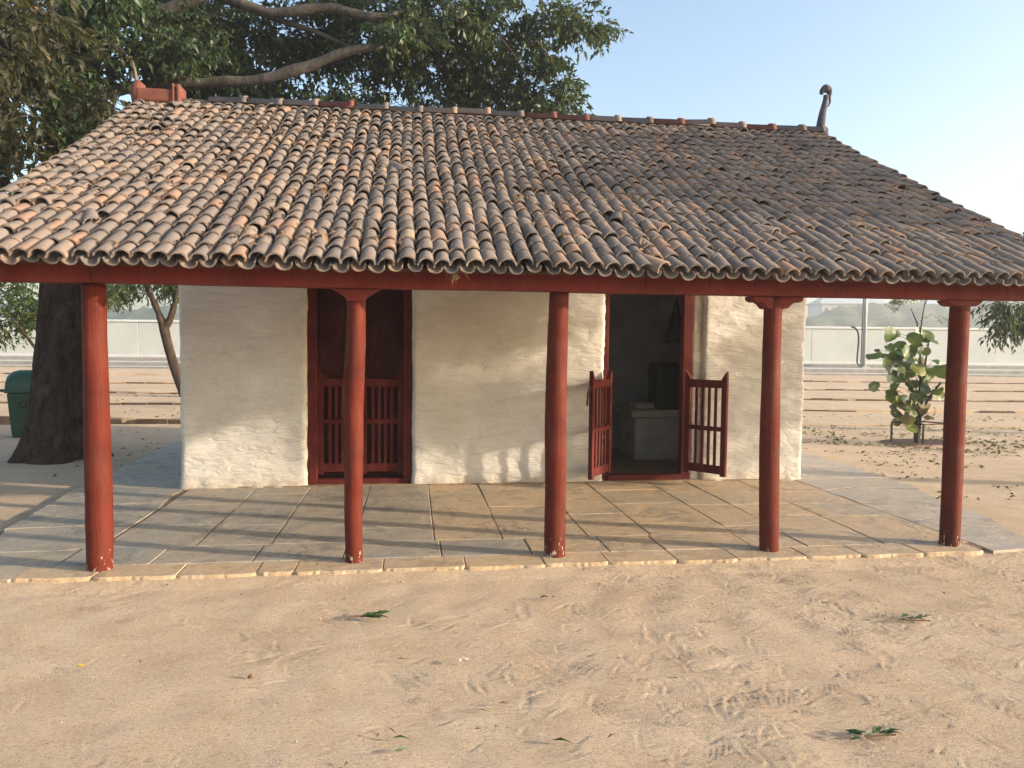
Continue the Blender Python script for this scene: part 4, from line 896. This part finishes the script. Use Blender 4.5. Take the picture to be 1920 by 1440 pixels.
# ------------------------------------------------------------------ LITTER BIN
bn = thing('litter_bin', (-6.36, 13.35, GZ), 'green plastic litter bin with a domed hood, half hidden behind the big trunk', 'bin', None, R(12))
def taper(w0, d0, w1, d1, z0, z1, bev=.03, y=0):
    b = MB(); b.add([(-w0/2, -d0/2, z0), (w0/2, -d0/2, z0), (w0/2, d0/2, z0), (-w0/2, d0/2, z0), (-w1/2, -d1/2, z1), (w1/2, -d1/2, z1), (w1/2, d1/2, z1), (-w1/2, d1/2, z1)],
                    [(0,3,2,1),(4,5,6,7),(0,1,5,4),(1,2,6,5),(2,3,7,6),(3,0,4,7)]); return b.mesh('b', False, bev, 3)
link('body', taper(.36, .36, .46, .46, 0, .74), M['bin'], bn)
link('rim', taper(.51, .51, .51, .51, .74, .79, .012), M['bin'], bn)
# hood: barrel vault, axis along x (towards the opening)
b = MB(); v = []; n = 14; xs_ = [(-.25, .55), (-.235, .78), (-.17, .93), (-.08, 1.), (.235, 1.), (.25, .97)]
for x, s_ in xs_:
    for k in range(n+1): a = math.pi*k/n; v.append((x, -math.cos(a)*.235*(.9+.1*s_), .79+.32*math.sin(a)**.8*s_))
f = []
for j in range(len(xs_)-1):
    for k in range(n): f.append((j*(n+1)+k, j*(n+1)+k+1, (j+1)*(n+1)+k+1, (j+1)*(n+1)+k))
f.append(tuple(range(n+1))[::-1])
link('hood', b.add(v, f).mesh('hood', True), M['bin'], bn)
v = []; f = []
for x in (.244, .262):
    for (ry, rz_) in ((.205, .27), (.15, .21)):
        for k in range(n+1): a = math.pi*k/n; v.append((x, -math.cos(a)*ry, .81+rz_*math.sin(a)**.8))
m_ = n+1
for k in range(n): f += [(2*m_+k, 2*m_+k+1, 3*m_+k+1, 3*m_+k), (k, 2*m_+k, 2*m_+k+1, k+1), (m_+k, m_+k+1, 3*m_+k+1, 3*m_+k)]
link('opening_rim', MB().add(v, f).box((.244, -.205, .792), (.264, .205, .83)).mesh('r'), M['bin_rim'], bn)
v = [(.247, -math.cos(math.pi*k/n)*.152, .81+.212*math.sin(math.pi*k/n)**.8) for k in range(n+1)]
link('opening', MB().add(v, [tuple(range(n+1))[::-1]]).mesh('o'), M['black'], bn)
b = MB(); b.add([(.182, -.16, .04), (.182, .16, .04), (.232, .20, .72), (.232, -.20, .72)], [(0, 1, 2, 3)]); b.v = b.v + [(x+.006, y, z) for x, y, z in b.v]; b.f += [(4, 5, 6, 7), (0, 4, 7, 3), (1, 2, 6, 5), (3, 7, 6, 2)]
link('front_panel', b.mesh('fp'), M['bin_light'], bn)
link('hinge', MB().tube([(-.32, -.2, .785), (-.25, -.2, .785)], .018, 6).tube([(-.32, .2, .785), (-.25, .2, .785)], .018, 6).mesh('h'), M['black'], bn)
# moulded mark on the side: three chasing arrows
b = MB()
for k in range(3):
    a = k*2*math.pi/3+.5; ca, sa = math.cos(a), math.sin(a)
    for (p0, p1, w) in (((-.045, .035), (.02, .05), .013), ((.02, .05), (.05, .03), .024)):
        r_ = lambda p: (p[0]*ca-p[1]*sa, p[0]*sa+p[1]*ca); q0, q1 = r_(p0), r_(p1)
        dx, dz = q1[0]-q0[0], q1[1]-q0[1]; ln = math.hypot(dx, dz); nx_, nz2 = -dz/ln*w, dx/ln*w
        e = .004 if w > .02 else 1
        pts = [(q0[0]+nx_, q0[1]+nz2), (q0[0]-nx_, q0[1]-nz2), (q1[0]-nx_*e, q1[1]-nz2*e), (q1[0]+nx_*e, q1[1]+nz2*e)]
        yy = lambda z: -(.18+.05*(z+.55)/.74)-.004
        b.add([(x-.0, yy(z), .55+z) for x, z in pts], [(0, 1, 2, 3)])
link('recycling_mark', b.mesh('mk'), M['black'], bn)

# ------------------------------------------------------------------ lamp pole and pipe by the parapet
lp = thing('lamp_pole', T(17.7, 37.6, .66), 'tall thin galvanised pole standing in front of the parapet', 'pole')
link('shaft', MB().tube([(0, 0, 0), (0, 0, 6.2)], [.095, .06], 10).mesh('s', True), M['steel'], lp)
link('cable', MB().tube([(-.16, 0, .0), (-.15, 0, 2), (-.12, 0, 6)], .03, 6).mesh('s', True), M['pipe'], lp)
link('base_plate', MB().box((-.22, -.22, 0), (.22, .22, .05)).mesh('s'), M['steel'], lp)
tag(link('bent_pipe', MB().tube(catmull([(-.56, .3, 2.04), (-.44, .2, 2.0), (-.30, .15, 1.8), (-.26, .1, 1.4), (-.3, .1, .6), (-.34, .0, .2), (-.1, 0, .08), (.0, 0, .06)], 5), .042, 8).mesh('p', True), M['pipe'], None, T(17.7, 37.6, .66)), 'dark bent pipe rising in front of the parapet left of the pole', 'pipe')

# ------------------------------------------------------------------ things fallen on the ground
def fallen(name, loc, leaves, mat, label, cat='leaf', stem=None, L0=.08, wr=.3, group=None):
    t = len(leaves); P = np.array([l[0] for l in leaves], float); D = np.array([l[1] for l in leaves], float); N = np.tile([0., 0, 1], (t, 1)) + rng.normal(size=(t, 3))*.35
    me = leaf_mesh(name, P, D, N, np.array([l[2] for l in leaves]), np.array([l[2] for l in leaves])*wr, rng.random(t), .3, .12)
    me.materials.append(M[mat])
    if stem is None: return tag(link(name, me, None, None, loc), label, cat, group)
    e = thing(name, loc, label, cat, group); link('leaves', me, None, e); link('stem', MB().tube(stem, .004, 5).mesh('stem'), M['litter_brown'], e); return e
GT = GZ+.012
def sprig(n, spread, L_, dirx):
    out = []
    for i in range(n):
        s = i/max(1, n-1); out.append(((dirx*spread*s, .012*math.sin(i), .012+.012*random.random()), (dirx*1, random.uniform(-.7, .7), random.uniform(-.05, .35)), L_*random.uniform(.7, 1.1)))
    return out
fallen('leafy_sprig', (-.30, 4.33, GT), sprig(11, .10, .11, 1), 'green_leaf', 'green leafy sprig lying on the sand in front of the bowed post', 'sprig', [(-.05, -.03, .01), (-.06, .0, .02), (.0, .01, .02), (.1, 0, .02)])
fallen('leafy_sprig', (2.84, 3.97, GT), sprig(10, .16, .08, 1), 'green_leaf', 'flattened green sprig on the trampled sand towards the right post', 'sprig', [(0, 0, .01), (.18, -.03, .01)])
fallen('leafy_sprig', (1.88, 2.77, GT), sprig(9, .07, .08, 1)+sprig(5, .05, .07, -1), 'green_leaf', 'crumpled green sprig nearest the lower right corner', 'sprig', [(-.03, 0, .01), (.1, -.01, .015)])
fallen('fallen_leaf', (.80, 4.57, GT), [((0, 0, .01), (1, .2, .1), .07)], 'green_leaf', 'small green leaf below the middle post', wr=.5)
fallen('fallen_leaf', (-.08, 2.985, GT), [((0, 0, .008), (1, -.12, .05), .085)], 'green_leaf', 'narrow green leaf, the upper one of two lying together near the front', wr=.26)
fallen('fallen_leaf', (-.075, 2.885, GT), [((0, 0, .006), (1, .35, .02), .075)], 'green_leaf', 'thin green leaf just below another green leaf near the front', wr=.16)
fallen('fallen_leaf', (.56, 2.885, GT), [((0, 0, .012), (1, -.15, .02), .095)], 'green_leaf', 'broad dark green leaf near the bottom centre', wr=.34)
fallen('fallen_leaf', (.79, 2.88, GT), [((0, 0, .008), (.8, .6, .05), .07)], 'litter_brown', 'curled brown leaf right of the broad green leaf', wr=.2)
fallen('fallen_leaf', (.27, 3.18, GT), [((0, 0, .006), (1, -.1, 0), .09)], 'leaf_dry', 'pale thin curved leaf left of a dark brown sliver', wr=.12)
fallen('fallen_leaf', (.38, 3.225, GT), [((0, 0, .008), (1, -.05, .05), .065)], 'litter_brown', 'dark brown sliver of leaf in the open sand at centre', wr=.2)
fallen('fallen_leaf', (-.08, 3.74, GT), [((0, 0, .008), (1, .05, .08), .075)], 'litter_brown', 'small curled olive brown leaf beneath the green sprig', wr=.18)
fallen('fallen_leaf', (-1.63, 3.82, GT), [((0, 0, .008), (1, .1, .15), .05)], 'litter_yellow', 'tiny yellow leaf alone at the left', wr=.6)
fallen('fallen_leaf', (-.1, 3.08, GT), [((0, 0, .006), (.6, -.8, 0), .08)], 'litter_brown', 'thin brown curved twiglike leaf above the two green leaves', wr=.08)
fallen('dry_bloom', (.26, 3.68, GT), [((0, 0, .01), (math.cos(a), math.sin(a), .4), .035) for a in (0, 1.2, 2.5, 3.8, 5)], 'litter_pale', 'pale dry bloom lying on the sand near the centre', 'flower', wr=.6)
tag(link('pebble', MB().tube([(-.012, 0, .0), (0, 0, .008), (.012, 0, .0)], [.004, .011, .004], 7).mesh('p', True), M['litter_brown'], None, (-.765, 3.63, GT)), 'small dark seed lying alone on the sand left of centre', 'seed')
def crumbs():   # grit, chips and bits of straw
    b = MB()
    for i in range(1100):
        x, y = random.uniform(-3.5, 5.3), random.uniform(1.3, 5.15)
        if random.random() < .3: y = 5.15-abs(random.gauss(0, .12))
        s_ = random.uniform(.0012, .0034)*(1.8 if random.random() < .06 else 1)
        mt = Matrix.Translation((x, y, GZ+.008)) @ Euler((random.random()*6, random.random()*6, random.random()*6)).to_matrix().to_4x4()
        b.box((-s_, -s_*.8, -s_*.6), (s_, s_*.8, s_*.6), mt)
    return b.mesh('grit')
tag(link('grit', crumbs(), M['kerb']), 'pale grit and tiny stones scattered on the sand', 'grit', None, 'stuff')
def yard_litter():
    P, D, L_ = [], [], []
    for i in range(5400):
        if i >= 5200: x = random.uniform(-3.4, 5.2); y = random.uniform(1.4, 5.1)
        elif i < 2600: x = random.uniform(6, 30); y = random.gauss(14.0, .9) + (x-10)*-.02
        elif i < 3600: x = random.uniform(-16, -3.7); y = random.uniform(9, 22)
        elif i < 4300: x = random.gauss(8.6, .9); y = random.gauss(11.4, .45)
        else: x = random.uniform(5.4, 11); y = random.uniform(7, 13)
        z = GZ + .015 if y < 14.6 else .11
        if y > 15.3: z = .20 if y > 18 else .115
        if noise.noise(Vector((x*.9, y*1.3, 0))) < -.05: continue
        P.append((x, y, z)); D.append((random.gauss(0, 1), random.gauss(0, 1), random.gauss(0, .3))); L_.append(random.uniform(.05, .12) if i < 5200 else random.uniform(.012, .035))
    P_, D_, L2 = np.array(P), np.array(D), np.array(L_)
    return leaf_mesh('yl', P_, D_, np.tile([0., 0, 1], (len(P), 1))+rng.normal(size=(len(P), 3))*.5, L2, L2*.4, rng.random(len(P))*.6, .3, .2)
tag(link('ground_litter', yard_litter(), M['leaf_sere']), 'dark dead leaves strewn over the yard behind the hut', 'dry leaves', None, 'stuff')

# ------------------------------------------------------------------ HAZE
t = bpy.data.materials.new('haze'); t.use_nodes = True; nd = t.node_tree.nodes; nd.clear()
pv_ = nd.new('ShaderNodeVolumePrincipled'); om = nd.new('ShaderNodeOutputMaterial'); pv_.inputs['Color'].default_value = (.90, .95, 1, 1)
pv_.inputs['Density'].default_value = .0017; pv_.inputs['Anisotropy'].default_value = .3; t.node_tree.links.new(pv_.outputs[0], om.inputs['Volume'])
hz = link('haze', MB().box((-420, -60, -1.4), (420, 330, 24)).mesh('haze'), t); hz['kind'] = 'stuff'
